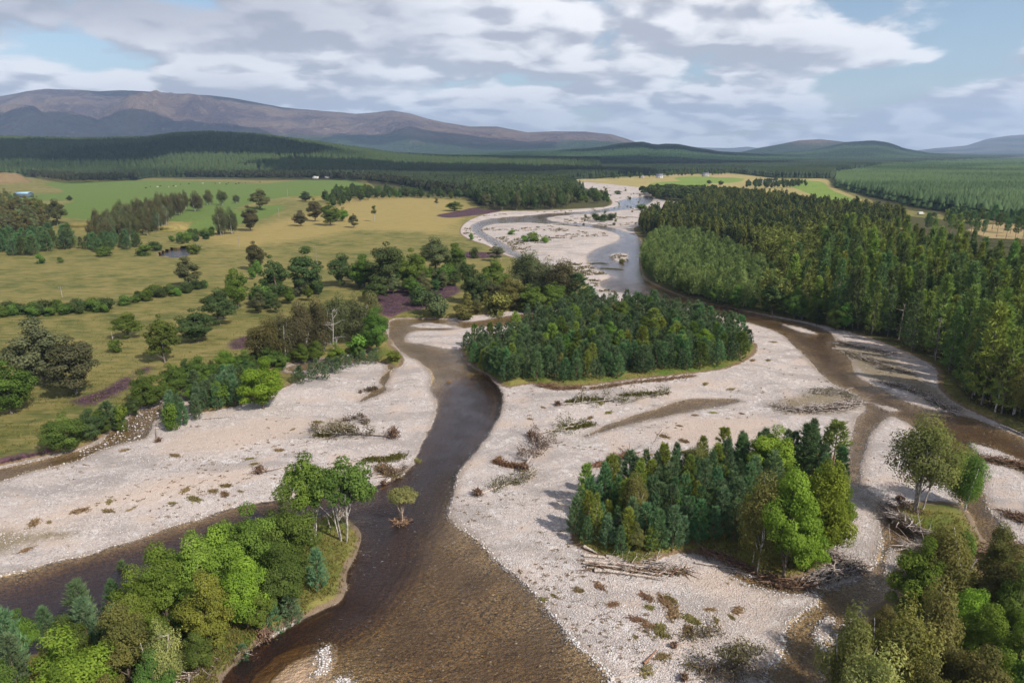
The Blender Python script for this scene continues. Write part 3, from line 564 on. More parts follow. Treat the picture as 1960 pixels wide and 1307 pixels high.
def pxh(u, v, vtop):
    X, Y, Z, t = gp(u, v)
    if Z[0] < -.15: Z = np.array([-.15]); X, Y, t = px2g(np.array([float(u)]), np.array([float(v)]), Z)
    a, dy, dz = ray(u, vtop); return X[0], Y[0], Z[0], max(.5, CAMH + Y[0] / dy * dz - Z[0]), t[0]
def htree(u, v, vtop, w, kind, tint, name, label, cat='tree', group=None):
    X, Y, Z, h, t = pxh(u, v, vtop); return tree(kind, name, X, Y, Z, h, w * t / F, tint, label, cat, group)
def scatter(poly, sp, seed=0, jit=.42, prop=0.):
    """jittered grid of points on the ground inside an outline traced in the photograph; spacing in metres"""
    r = np.random.default_rng(seed); p = np.array(poly, float); X, Y, _ = px2g(p[:, 0], p[:, 1])
    gx = np.arange(X.min() - sp, X.max() + sp, sp); gy = np.arange(Y.min() - sp, Y.max() + sp, sp)
    A_, B_ = np.meshgrid(gx, gy); A_ = A_ + (np.arange(len(gy)) % 2)[:, None] * sp * .5
    A_ = (A_ + r.normal(0, sp * jit * .6, A_.shape)).ravel(); B_ = (B_ + r.normal(0, sp * jit * .6, B_.shape)).ravel()
    u, v, t = g2px(A_, B_, 0.); m = inside_px(p, u, v) & (u > -420) & (u < 2380) & (v < 1500)
    if prop: m &= r.random(len(m)) < prop
    return np.stack([u[m], v[m]], 1)
# ------------------------------------------------------------ trees one can point at:  base x, base y, top y, width (photo pixels), builder, tint, name, label
HT = [
(85,738,606,108,'oak','grey','spreading_tree','big grey-green spreading tree, left and taller of the close pair in the left meadow'),
(147,754,640,100,'oak','grey','spreading_tree','grey-green spreading tree just right of the tallest one in the left meadow, beside purple heather'),
(22,792,684,88,'oak','mid','spreading_tree','darker green tree at the left edge of the picture, in front of the spreading pair'),
(246,648,597,52,'oak','mid','meadow_tree','round green tree alone in the left meadow behind the bleached snag'),
(222,674,648,26,'bush','mid','small_bush','small bush at the foot of a bleached snag in the left meadow','bush'),
(316,694,596,58,'oak','mid','meadow_tree','upright mid-green tree on the meadow slope above the bank alders'),
(379,654,588,72,'oak','dark','meadow_tree','dark rounded tree lowest in the diagonal row of meadow trees'),
(421,622,550,62,'oak','dark','meadow_tree','dark tree second from the bottom of the diagonal row of meadow trees'),
(456,590,512,50,'oak','mid','meadow_tree','green tree third from the bottom of the diagonal row of meadow trees'),
(362,550,488,50,'scots','grey','pine_tree','pale grey-green conical tree standing alone beside the hedge in the left pasture'),
(489,517,459,38,'oak','brown','dark_tree','dark brownish rounded tree alone between pond field and the meadow grove'),
(528,580,484,52,'scots','dark','pine_tree','thin-crowned dark pine at the left end of the middle meadow grove'),
(588,565,468,60,'scots','dark','pine_tree','tall dark pine with wide crown left of the gap in the middle meadow grove'),
(505,584,545,48,'bush','mid','bush','rounded green bush under the thin-crowned pine of the middle grove','bush'),
(602,562,520,38,'bush','dark','bush','low dark bush right under the tall wide pine of the middle grove','bush'),
(655,548,484,55,'oak','dark','grove_tree','dense dark tree first to the right of the gap in the middle meadow grove'),
(697,552,486,52,'oak','mid','grove_tree','green tree second to the right of the gap in the middle meadow grove'),
(742,556,458,78,'oak','dark','grove_tree','largest dark tree of the middle meadow grove, above the purple heather'),
(792,552,472,58,'oak','mid','grove_tree','green tree just right of the largest one in the middle meadow grove'),
(835,525,452,64,'oak','grey','grove_tree','tall grey-green tree against the golden field in the middle meadow grove'),
(872,520,464,50,'oak','mid','grove_tree','open-crowned tree at the right end of the middle meadow grove'),
(858,545,508,44,'bush','mid','bush','low bush in front of the open-crowned tree at the grove end','bush'),
(905,582,502,56,'oak','dark','grove_tree','dark upright tree right of the heather patch'),
(945,565,496,52,'oak','mid','grove_tree','green tree between the dark upright tree and the river clump'),
(975,590,530,62,'oak','olive','grove_tree','olive tree at the foot of the dark river clump'),
(885,612,582,40,'bush','olive','bush','olive bush hanging over the upper channel bank','bush'),
(832,609,556,60,'bush','grey','bush','grey-green bush on the bank below the heather patch','bush'),
(803,586,548,44,'bush','dark','bush','dark bush in the middle of the heather patch','bush'),
(722,578,528,42,'scots','dark','pine_tree','small dark pine in front of the grove left of the heather patch'),
(708,572,545,34,'bush','mid','bush','low green bush left of the heather patch','bush'),
(1008,560,474,66,'birch','brown','birch_tree','tallest brown-green birch at the left of the dark river clump'),
(1045,572,486,62,'birch','brown','birch_tree','dark birch in the middle of the river clump behind the wooded island'),
(1078,580,494,60,'birch','brown','birch_tree','dark birch at the right of the river clump behind the wooded island'),
(1062,592,536,56,'oak','mid','bank_tree','green tree at the foot of the river clump behind the wooded island'),
(1015,597,540,60,'oak','mid','bank_tree','green tree low on the bank below the tallest birch of the river clump'),
(1105,588,524,44,'pine','pine','young_pine','dark young pine on the right side of the river clump'),
(1128,584,548,32,'pine','pine','young_pine','small young pine at the right tip of the river clump'),
(955,604,562,56,'bush','olive','bush','brownish willow bush on the bank of the upper channel','bush'),
(512,700,604,60,'birch','olive','birch_tree','olive birch at the left end of the dark birch grove'),
(548,690,584,54,'birch','brown','birch_tree','dark brown-green birch second from the left of the birch grove'),
(580,682,572,54,'birch','brown','birch_tree','dark birch left of the dead white tree in the birch grove'),
(612,672,562,54,'birch','brown','birch_tree','dark birch directly behind the dead white tree'),
(645,660,556,52,'birch','brown','birch_tree','dark birch right behind the dead white tree'),
(680,652,554,54,'birch','brown','birch_tree','dark birch near the right end of the birch grove'),
(712,640,556,48,'birch','brown','birch_tree','rightmost dark birch of the birch grove beside the river'),
(722,672,586,66,'alder','mid','alder_tree','green alder at the river bend in front of the birch grove'),
(690,680,640,48,'bush','bright','alder_bush','bright alder bush left of the green alder at the river bend','bush'),
(755,692,671,32,'bush','bright2','willow_bush','small bright willow bush on the bar tip beside the river','bush'),
(505,782,682,100,'alder','vivid','alder_tree','large bright green alder overhanging the left gravel bar'),
(128,868,788,94,'alder','mid','alder_tree','big green alder leaning over the left side stream'),
(178,845,780,60,'alder','dark','alder_tree','darker alder just right of the big one over the left side stream'),
(210,822,768,46,'pine','pine','young_pine','dark young pine between heather and left side stream'),
(234,822,776,40,'bush','bright','alder_bush','small bright bush below the young pine by the left side stream','bush'),
(286,782,705,74,'alder','mid','alder_tree','rounded green alder above the head of the left side stream'),
(335,765,692,70,'alder','mid','alder_tree','green alder next right of the rounded one over the stream head'),
(385,742,680,70,'alder','mid','alder_tree','green alder behind the blue-green pines on the left bank'),
(435,722,670,60,'alder','bright','alder_tree','bright alder behind the pines, left of the large overhanging alder'),
(470,718,668,50,'alder','mid','alder_tree','small green alder just behind the large overhanging alder'),
(330,822,772,40,'bush','bright','alder_bush','bright bush at the left end of the pine bank by the stream','bush'),
(428,778,735,40,'bush','bright','alder_bush','bright leafy bush among the blue-green pines of the left bank','bush'),
(576,433,402,30,'oak','brown','field_tree','small dark round tree alone on the golden field'),
(604,424,378,32,'oak','brown','field_tree','brownish tree behind the round one on the golden field'),
(632,432,385,40,'oak','mid','field_tree','green tree in the middle cluster on the golden field'),
(655,424,396,30,'alder','bright','field_tree','yellow-green small tree at right of the cluster on the golden field'),
(585,386,366,26,'oak','dark','field_tree','dark round tree at the back edge of the golden field'),
(677,436,407,19,'oak','brown','field_tree','small lone tree with visible trunk right of the golden field cluster'),
(717,424,393,13,'slim','olive','slim_tree','thin spindly tree standing alone on the golden field'),
(498,402,361,36,'oak','brown','field_tree','large dark tree on the terrace edge at the corner of the green field'),
(400,392,362,18,'birch','brown','field_tree','first slender tree along the green field terrace'),
(377,404,364,24,'birch','brown','field_tree','dark slender tree at the end of the dark birch copse'),
(426,392,361,18,'birch','grey','field_tree','second slender tree along the green field terrace'),
(453,389,370,12,'birch','grey','field_tree','smallest slender tree along the green field terrace'),
(425,450,392,26,'birch','grey','field_tree','left of three tall trees on the slope under the terrace'),
(445,448,394,20,'birch','grey','field_tree','middle of three tall trees on the slope under the terrace'),
(480,442,391,34,'oak','brown','field_tree','right of three tall trees on the slope, with ragged crown'),
(110,430,380,36,'oak','brown','field_tree','large round dark tree in front of the green field at left'),
(134,385,374,12,'oak','dark','field_tree','tiny round tree standing alone in the green field'),
(870,404,384,34,'oak','mid','field_tree','low wide tree at the back right of the golden field'),
(836,398,380,10,'slim','brown','field_tree','tiny upright tree at the back of the golden field'),
(278,489,468,34,'bush','mid','bush','bush left of the small pond','bush'),(298,480,462,30,'bush','dark','bush','bush behind the left end of the small pond','bush'),
(370,487,466,30,'bush','mid','bush','bush at the right end of the small pond','bush'),
(78,505,486,18,'bush','mid','bush','left one of two small bushes on the pasture edge','bush'),(116,503,492,14,'bush','mid','bush','right one of two small bushes on the pasture edge','bush'),
(203,490,472,34,'bush','mid','bush','bush under the dark birch copse','bush'),
(660,1030,874,128,'tallalder','mid','alder_tree','tall open alder with several pale trunks at the tip of the wooded spit'),
(598,1035,868,110,'tallalder','bright','alder_tree','tall alder with a bright crown left of the pale-trunked one on the spit'),
(560,1100,930,130,'alder','mid','alder_tree','broad green alder behind the grassy point of the spit'),
(500,1120,962,130,'alder','bright','alder_tree','broad bright alder left of the grassy point'),
(440,1140,990,126,'alder','vivid','alder_tree','bright alder beside the dark lagoon, middle of the spit'),
(385,1165,1015,120,'alder','bright2','alder_tree','yellowish alder beside the dark lagoon, middle of the spit'),
(325,1190,1040,120,'alder','bright','alder_tree','bright alder left of the yellowish one beside the dark lagoon'),
(270,1215,1080,106,'alder','bright','alder_tree','bright alder farthest left in the lagoon row'),
(545,1165,1030,110,'alder','mid','alder_tree','green alder in front of the broad one by the grassy point'),
(475,1200,1055,120,'alder','vivid','alder_tree','bright alder with yellow-green crown facing the river'),
(405,1240,1090,118,'alder','bright2','alder_tree','yellow-green alder in the front row of the spit'),
(250,1300,1150,120,'alder','olive','alder_tree','olive-green rounded alder near the bottom left'),
(150,1380,1200,180,'alder','vivid','alder_tree','largest bright alder at the bottom left of the picture'),
(46,1262,1168,74,'alder','bright','alder_tree','small vivid green alder at the left edge above the largest one'),
(320,1325,1180,78,'birch','pale','willow_tree','sparse pale-leaved willow beside a bare leaning trunk'),
(215,1390,1290,80,'alder','olive','alder_tree','low brownish alder cut off by the bottom edge'),
(20,1400,1270,100,'alder','mid','alder_tree','green alder in the bottom left corner'),
(768,1000,936,84,'stranded','pale','stranded_tree','small flat-topped olive tree stranded in the middle of the river'),
(1470,915,812,104,'alder','vivid','alder_tree','vivid round alder at the back of the front island'),
(1450,1085,900,92,'birch','olive','birch_tree','olive birch with pale trunk at the right part of the front island'),
(1500,1098,890,130,'alder','vivid','alder_tree','tall yellow-green alder in front on the front island'),
(1562,1075,880,140,'alder','vivid','alder_tree','tallest bright alder at the right end of the front island'),
(1598,1020,905,80,'alder','bright','alder_tree','green alder at the right shore of the front island'),
(1545,1095,985,90,'alder','vivid','alder_tree','low bright alder at the front right corner of the front island'),
(1592,905,806,62,'forestpine','fir2','pine_tree','dark pine at the back right of the front island'),
(1540,905,812,60,'pine','pine','pine_tree','blue-green pine right of the vivid round alder on the front island'),
(1330,915,840,56,'birch','olive','birch_tree','small olive birch at the back of the front island'),
(1212,1010,902,56,'birch','olive','birch_tree','brownish upright birch among the pines of the front island'),
(1140,1030,942,36,'larch','larch','young_larch','yellow-green young larch among the pines of the front island'),
(1755,975,792,150,'multibirch','olive','birch_tree','big many-trunked birch on the small right island'),
(1842,972,842,72,'birch','mid','birch_tree','slender green birch right of the big many-trunked one'),
(1840,1075,1018,56,'bush','mid','bush','dark green bush on the right island beside the channel','bush'),
(1072,662,636,44,'alder','bright','alder_tree','bright young alder left of centre on the wooded middle island'),
(1060,640,608,40,'alder','mid','alder_tree','green alder at the back left of the wooded middle island'),
(1080,682,640,52,'alder','vivid','alder_tree','largest bright alder on the left half of the wooded middle island'),
(1345,678,628,52,'alder','vivid','alder_tree','single bright alder on the right half of the wooded middle island'),
(1190,620,575,38,'alder','mid','alder_tree','green alder at the back edge of the wooded middle island'),
(1250,640,590,46,'larch','larch','young_larch','yellow-green larch near the back of the wooded middle island'),
(1100,618,588,44,'alder','bright','alder_tree','bright alder at the back left edge of the wooded middle island'),
(1790,1180,1000,118,'birch','olive','birch_tree','tall weeping olive birch left of the log jam at lower right'),
(1610,1390,1140,110,'birch','olive','birch_tree','tall olive birch nearest the water at the bottom right'),
(1640,1480,1215,130,'birch','pale','birch_tree','pale olive birch in front at the bottom right'),
(1700,1380,1130,130,'birch','olive','birch_tree','rounded weeping birch second from the water at the bottom right'),
(1765,1330,1105,110,'birch','olive','birch_tree','weeping birch in the middle of the bottom right wood'),
(1850,1250,1120,110,'alder','vivid','alder_tree','vivid green alder in the middle of the bottom right wood'),
(1945,1190,1062,110,'alder','vivid','alder_tree','bright alder at the right edge by the dark debris bank'),
(1890,1200,1090,80,'alder','mid','alder_tree','green alder behind the vivid one in the bottom right wood'),
(1930,1340,1165,110,'alder','bright2','alder_tree','yellow-green alder at the right edge, second from the corner'),
(1850,1430,1225,150,'alder','olive','alder_tree','olive alder in front near the bottom right corner'),
(1960,1430,1240,130,'alder','mid','alder_tree','green alder in the bottom right corner'),
(1750,1450,1255,110,'alder','olive','alder_tree','dull olive tree cut by the bottom edge at right'),
(1690,1230,1160,70,'alder','olive','alder_tree','small olive tree behind the weeping birches at lower right'),
(1905,788,660,42,'slim','olive','birch_tree','slim birch with a long white trunk before the dark forest at right'),
(1862,755,622,48,'birch','olive','birch_tree','olive birch left of the white-trunked one at the forest edge'),
(1942,795,664,50,'birch','olive','birch_tree','olive birch at the right picture edge before the dark forest'),
(1880,772,650,40,'alder','mid','alder_tree','mid-green alder between birches at the forest edge'),
(1615,632,578,44,'alder','mid','alder_tree','light green alder at the forest edge over the sandy shore'),
(1560,618,540,46,'alder','mid','alder_tree','green alder at the forest edge behind the right channel'),
(1520,612,545,44,'alder','mid','alder_tree','second green alder left along the right channel forest edge'),
(1478,602,530,40,'scots','dark','pine_tree','dark tree with bare trunk at the right channel forest edge'),
(1020,462,444,28,'bush','bright','willow_bush','bright willow bush, largest on the far gravel bar','bush'),(1004,462,450,18,'bush','bright','willow_bush','bright willow bush left of the largest on the far gravel bar','bush'),
(1044,465,452,16,'bush','bright','willow_bush','round bush right of the largest on the far gravel bar','bush'),(980,449,440,18,'bush','bright','willow_bush','leftmost low bush on the far gravel bar','bush'),
(1140,424,408,20,'bush','dark','bush','dark bush, left end of the clump beside the far channel','bush'),(1155,425,409,22,'bush','dark','bush','dark bush, middle of the clump beside the far channel','bush'),(1170,422,408,22,'bush','dark','bush','dark bush, right end of the clump beside the far channel','bush'),
(1228,402,391,26,'bush','mid','bush','rounded bush on the far bar right of the channel','bush'),(1190,503,495,12,'bush','olive','bush','tiny bush on the white islet in the far channel','bush'),
(1182,372,365,16,'bush','dark','bush','small bush in the farthest gravel flats','bush'),(1240,411,403,16,'bush','mid','bush','left low bush at the right side of the far flats','bush'),(1265,411,402,18,'bush','dark','bush','right low bush at the right side of the far flats','bush'),
(1357,353,344,10,'oak','dark','field_tree','left small tree on the far pale fields'),(1379,355,345,11,'oak','dark','field_tree','right small tree on the far pale fields'),
(902,460,445,9,'bush','mid','bush','small bush at the outer bend of the far side channel','bush'),
(908,494,474,20,'bush','dark','bush','dark pine bush at the edge of the golden field','bush'),
(950,500,466,30,'scots','grey','pine_tree','thin grey tree leaning over the far side channel'),
]
for row in HT:
    u, v, vt, w, kind, tint, name, lab = row[:8]; htree(u, v, vt, w * (1.12 if v > 800 or kind in ('alder', 'slim') else 1.36), kind, tint, name, lab, row[8] if len(row) > 8 else 'tree')
st_ = bpy.data.objects['stranded_tree']; mb = MB(); rr = np.random.default_rng(4); n = 700; P = rr.normal(0, .9, (n, 3)) * np.array([1, .8, .5]); P[:, 2] = np.abs(P[:, 2]) + .1; blades(mb, rr, P, rr.normal(0, 1, (n, 3)), .35, .13, rr.random(n))
for k in range(40): q = nrm(rr.normal(0, 1, 3) * np.array([1, 1, .3])); tube(mb, wander(rr, (0, 0, .2), q * rr.uniform(1.2, 3.2) + np.array([0, 0, .5]), 4, .2), np.linspace(.16, .03, 4), 4)
o = mb.build('root_ball', BARK, st_); o.color = (.34, .22, .14, 1)
HP = np.array([(r[0], r[1]) for r in HT], float)
# ------------------------------------------------------------ many of a kind: the ones that show largest are objects, the rest of the kind one mesh
def lowmerge(name, items, kindspec, mt, label=None, cat=None):
    """items: (X,Y,Z,h,w,shade,variantclass)"""
    if not len(items): return
    it = np.array(items, float); vs_, ts_, fs_ = [], [], []; off = 0; rot = RNG.random(len(it)) * 6.28; tn = []
    out = MB()
    for vi, (V, P, nomw, ftone) in enumerate(kindspec):
        s = np.nonzero((np.arange(len(it)) % len(kindspec)) == vi)[0]
        if not len(s): continue
        c, sn = np.cos(rot[s])[:, None], np.sin(rot[s])[:, None]; sx = (it[s, 4] / nomw)[:, None]
        X = (V[None, :, 0] * c - V[None, :, 1] * sn) * sx + it[s, 0:1]; Y = (V[None, :, 0] * sn + V[None, :, 1] * c) * sx + it[s, 1:2]
        Z = V[None, :, 2] * (it[s, 3] / 10)[:, None] + it[s, 2:3]
        W_ = np.stack([X, Y, Z], -1).reshape(-1, 3); k = 0; first = True
        for f in P:
            Fc = (f[None] + (np.arange(len(s)) * len(V))[:, None, None]).reshape(-1, f.shape[1]); tt = ftone[k:k + len(f)]; k += len(f)
            tone = np.clip(np.tile(tt, len(s)) * .5 + np.repeat(it[s, 5], len(f)) * 1.0 - .22, 0, 1)
            if first: out.add(W_, Fc, tone); base = out.n - len(W_); first = False
            else:
                Fc = Fc + base; (out.t if Fc.shape[1] == 3 else out.q).append(Fc); out.tone[Fc.shape[1]].append(tone)
    return out.build(name, mt)
def spec(builds, nomw): return [C_.arrays()[:1] + (C_.arrays()[1], nomw, C_.arrays()[2]) for _, C_ in builds]
LOW = {}
LOW['fir'] = spec([conifer(400 + i, 46, 3, 2, 2.0, 1.1, .20, .1, .0, .9, droop=.1, skirt=.25) for i in range(5)], 4.3)
LOW['pine'] = spec([conifer(420 + i, 50, 3, 4, 2.8, .95, .15, .02, .4, .75, skirt=.5, round_=.35) for i in range(5)], 5.6)
LOW['broad'] = spec([broad(440 + i, 420, .62, 3.8, .8, 10, 14, lobe_r=1.7) for i in range(5)], 8.6)
def cone(seed, sides=5, tiers=2):
    r = np.random.default_rng(seed); mb = MB()
    for k in range(tiers):
        z0 = 1. + k * 3.6; z1 = 10. if k == tiers - 1 else z0 + 5.4; R = 2.3 * (1 - k * .34); th = np.linspace(0, 6.283, sides, endpoint=False) + r.random() * 2
        V = [[np.cos(a) * R * r.uniform(.75, 1.25), np.sin(a) * R * r.uniform(.75, 1.25), z0 + r.normal(0, .4)] for a in th] + [[r.normal(0, .1), r.normal(0, .1), z1]]
        mb.add(V, [[i, (i + 1) % sides, sides] for i in range(sides)], r.uniform(.3, .8, sides))
    return mb
def lump(seed):
    r = np.random.default_rng(seed); mb = MB(); n = 70; d = nrm(r.normal(0, 1, (n, 3))); d[:, 2] = np.abs(d[:, 2]) * 1.1 - .25
    blades(mb, r, d * np.array([3.4, 3.4, 4.2]) * r.uniform(.75, 1.05, n)[:, None] + np.array([0, 0, 5.2]), d, 1.5, 1.2, r.random(n), spread=.4); return mb
LOW['cone'] = spec([(None, cone(500 + i)) for i in range(8)], 4.4)
LOW['lump'] = spec([(None, lump(520 + i)) for i in range(5)], 8.)
def place(pts, hr, wr, seed, top=None):
    r = np.random.default_rng(seed); X, Y, Z, t = gp(pts[:, 0], pts[:, 1]); n = len(pts); h = r.uniform(*hr, n) * r.uniform(.85, 1.1, n); w = h * r.uniform(*wr, n)
    return np.stack([X, Y, Z, h, w, r.random(n), h * F / t, pts[:, 0], pts[:, 1]], 1)
def crowd(sets, limit, kindlow, stuffname, stufftint, mt):
    """sets: (array, builder, tints, name, label, group)"""
    A_ = np.concatenate([np.c_[s[0], np.full(len(s[0]), i)] for i, s in enumerate(sets)])
    infr = (A_[:, 7] > -60) & (A_[:, 7] < 2020) & (A_[:, 8] - A_[:, 6] < 1320); key = np.where(infr, A_[:, 6], -1); o = np.argsort(-key)
    top = A_[o[:limit]]; rest = A_[o[limit:]]
    for a in top:
        s = sets[int(a[9])]; tree(s[1], s[3], a[0], a[1], a[2], a[3], a[4], random.choice(s[2]), s[4], 'tree', s[5])
    for i, s in enumerate(sets):
        b = rest[rest[:, 9] == i]
        yield i, b
def clear(pts, rad=14):
    d = np.hypot((pts[:, None, 0] - HP[None, :, 0]), (pts[:, None, 1] - HP[None, :, 1]) * 1.6).min(1); return pts[d > rad]
# young pines
P1 = place(clear(scatter([(884,674),(900,664),(985,645),(1010,618),(1060,604),(1120,596),(1180,590),(1240,587),(1300,596),(1340,610),(1390,633),(1425,650),(1440,662),(1436,674),(1410,692),(1370,703),(1290,712),(1200,722),(1130,730),(1080,731),(1020,729),(975,734),(948,724),(920,708),(895,690)], 2.35, 1), 12), (3.2, 6.6), (.50, .72), 1)
P2 = place(clear(scatter([(1098,1030),(1094,990),(1115,965),(1160,932),(1230,908),(1330,895),(1400,886),(1470,890),(1480,960),(1440,1010),(1400,1040),(1330,1050),(1280,1055),(1220,1072),(1180,1066),(1130,1050)], 2.2, 2), 10), (3.4, 6.8), (.44, .62), 2)
P3 = place(scatter([(318,826),(330,790),(370,760),(420,740),(470,735),(472,770),(440,790),(400,800),(350,815)], 2.7, 3), (4., 6.), (.5, .65), 3)
P4 = place(scatter([(560,722),(600,708),(660,697),(700,690),(735,686),(735,694),(680,706),(620,730),(590,742),(560,740)], 2.1, 4), (2., 3.4), (.6, .8), 4)
P5 = place(scatter([(-60,1330),(-20,1265),(60,1238),(150,1210),(230,1190),(260,1200),(200,1230),(110,1290),(40,1360)], 3.6, 5), (5.0, 7.0), (.48, .6), 5)
P6 = place(np.array([(350,1180),(530,1150),(300,1270),(560,1200),(520,1235),(230,1245),(345,1120),(240,1125),(610,1130),(470,1290)], float), (3.5, 6.), (.5, .6), 6)
P7 = place(scatter([(1390,884),(1470,878),(1560,866),(1600,882),(1612,925),(1610,950),(1560,930),(1500,905),(1420,905)], 3.0, 8), (5.0, 7.2), (.42, .58), 8)
LM = 300
ys = [(P1, 'pine', ['pine', 'pine', 'pine2', 'mid', 'larch'], 'young_pine', 'young bluish-green pine packed into the wooded island in the middle of the river', 'young pines covering the wooded middle island'),
      (P2, 'pine', ['bluepine', 'pine', 'pine2', 'bluepine', 'larch'], 'young_pine', 'young blue-green pine in the stand on the front island with a log jam', 'young pines on the front island'),
      (P7, 'pine', ['pine', 'bluepine', 'pine2'], 'young_pine', 'taller pine at the back of the front island around the vivid round alder', 'taller pines at the back of the front island'),
      (P3, 'pine', ['bluepine', 'pine'], 'young_pine', 'young blue-green pine on the left bank beside the stream head', 'young pines on the left bank'),
      (P4, 'pine', ['pine', 'pine2'], 'young_pine', 'small young pine in the low strip along the stony side stream', 'small pines along the side stream'),
      (P5, 'pine', ['bluepine', 'bluepine', 'pine'], 'young_pine', 'blue-green pine on the lagoon edge at the bottom left', 'blue-green pines at the lagoon edge'),
      (P6, 'pine', ['bluepine', 'pine2'], 'young_pine', 'blue-green pine between the alders of the wooded spit', 'pines among the alders of the spit')]
restp = [b for i, b in crowd(ys, LM, 'pine', '', '', NEED)]
restp = np.concatenate([b for b in restp if len(b)])
o = lowmerge('young_pine_stand', restp[:, [0, 1, 2, 3, 4, 5]], LOW['pine'], NEED); o.color = (.10, .155, .078, 1)
tag(o, 'dense young pines filling the far part of the middle island', 'pines', kind='stuff')
# right bank forest
R1 = [(1238,475),(1228,500),(1238,533),(1290,558),(1340,574),(1400,586),(1440,594),(1500,585),(1480,540),(1420,500),(1380,480),(1330,462),(1270,452)]
R2 = [(1440,594),(1480,602),(1550,614),(1620,632),(1680,645),(1740,672),(1790,690),(1830,730),(1850,762),(1900,785),(1960,810),(2100,850),(2400,930),(2400,620),(2100,590),(1960,560),(1880,545),(1800,520),(1700,495),(1600,478),(1500,480),(1440,490),(1480,540),(1500,585)]
R3 = [(1232,452),(1222,436),(1270,420),(1312,412),(1314,396),(1340,388),(1450,385),(1560,404),(1640,412),(1730,432),(1700,468),(1600,470),(1500,480),(1420,490),(1330,462)]
Q1 = place(scatter(R1, 3.0, 11), (6.5, 9.5), (.36, .50), 11)
Q2 = place(scatter(R2, 4.6, 12), (11, 21), (.28, .40), 12)
Q3 = place(scatter(R3, 4.4, 13), (9, 15), (.34, .46), 13)
Q2s = Q2[(Q2[:, 7] < 1500)]; Q2[:, 3] *= np.where(Q2[:, 7] < 1560, .8, 1); Q2[:, 6] *= np.where(Q2[:, 7] < 1560, .8, 1)
cs_ = list(crowd([(Q2, 'fir', ['fir', 'fir', 'fir2', 'larch', 'fir2'], 'conifer_tree', 'tall conifer in the front ranks of the dark forest on the right bank', 'tall conifers of the right bank forest')], 300, '', '', '', NEED))
o = lowmerge('conifer_forest', cs_[0][1][:, :6], LOW['fir'], NEED); o.color = (.165, .205, .062, 1); tag(o, 'tall conifers crowding the right bank behind the front ranks', 'forest', kind='stuff')
o = lowmerge('young_conifer_forest', Q1[:, :6], LOW['pine'], NEED); o.color = (.170, .225, .082, 1); tag(o, 'dense fresh green young conifers where the right bank curves', 'forest', kind='stuff')
m = RNG.random(len(Q3)) < .6
o = lowmerge('mixed_forest', Q3[m][:, :6], LOW['broad'], LEAF); o.color = (.105, .135, .042, 1); tag(o, 'dull green mixed wood behind the young conifers on the right bank', 'forest', kind='stuff')
o = lowmerge('dark_pine_forest', Q3[~m][:, :6], LOW['fir'], NEED); o.color = (.065, .10, .05, 1); tag(o, 'dark pines scattered through the mixed wood on the right bank', 'forest', kind='stuff')
# woods left of the river
def copse(poly, sp, hr, wr, seed, kind, tints, name, label, group, lim=200):
    a = place(scatter(poly, sp, seed), hr, wr, seed)
    for q in a: tree(kind, name, q[0], q[1], q[2], q[3], q[4], random.choice(tints), label, 'tree', group)
copse([(175,458),(180,440),(230,420),(275,410),(330,395),(360,392),(355,405),(330,425),(290,450),(240,466),(195,472)], 8.5, (11, 15), (.45, .6), 21, 'birch', ['brown', 'brown', 'grey'], 'birch_tree', 'dark brownish birch in the copse running down the terrace slope', 'dark birches on the terrace slope')
copse([(-60,478),(0,470),(140,462),(138,478),(100,484),(40,492),(-60,494)], 7.0, (8, 11), (.6, .8), 22, 'pine', ['pine', 'fir'], 'pine_tree', 'dark bushy pine in the belt at the foot of the terrace, far left', 'dark pines at the foot of the terrace')
copse([(150,470),(190,468),(260,468),(275,475),(190,484),(160,480)], 6.0, (6, 9), (.6, .8), 23, 'pine', ['pine', 'fir'], 'pine_tree', 'dark bushy pine at the foot of the dark birch copse', 'dark pines below the birch copse')
copse([(-60,460),(-60,385),(0,388),(60,400),(95,420),(90,452),(30,462)], 12, (11, 15), (.55, .7), 24, 'scots', ['brown', 'grey', 'olive'], 'open_wood_tree', 'brownish open tree in the loose wood below the blue-roofed shed', 'loose wood at the far left')
copse([(320,466),(340,458),(380,450),(420,444),(422,452),(385,462),(340,470)], 5.5, (3.5, 5.5), (1.0, 1.5), 25, 'bush', ['mid', 'dark'], 'bush', 'rounded bush in the row behind the small pond', 'bushes behind the pond')
copse([(-60,598),(0,596),(60,594),(120,594),(200,585),(214,590),(200,600),(120,606),(0,608),(-60,612)], 3.1, (2.6, 4.2), (1.3, 1.9), 26, 'bush', ['dark', 'mid'], 'hedge_bush', 'dark bush in the long hedge across the left pasture', 'bushes of the long pasture hedge')
copse([(230,582),(250,574),(300,562),(350,555),(400,547),(405,553),(350,565),(300,573),(240,588)], 3.1, (2.4, 3.8), (1.3, 1.9), 27, 'bush', ['dark', 'mid'], 'hedge_bush', 'dark bush in the second hedge that rises to the grey tree', 'bushes of the second pasture hedge')
copse([(925,398),(945,385),(1000,384),(1060,388),(1100,392),(1092,400),(1040,402),(960,403)], 9.0, (13, 18), (.5, .62), 28, 'oak', ['dark', 'dark', 'grey'], 'riverside_tree', 'dark tall tree at the front of the wood where the far river bends', 'front trees of the far riverside wood')
copse([(1100,392),(1170,388),(1150,374),(1120,372)], 13, (7, 10), (.8, 1.1), 29, 'oak', ['dark', 'mid'], 'riverside_tree', 'low dark tree on the tip of the far riverside wood', 'trees on the tip of the far riverside wood')
copse([(620,386),(640,372),(700,366),(760,372),(830,377),(900,376),(915,392),(880,382),(780,380),(700,383),(640,398)], 11, (8, 12), (.7, .95), 30, 'oak', ['dark', 'dark', 'mid'], 'field_edge_tree', 'dark round tree in the belt along the back of the golden field', 'tree belt behind the golden field')
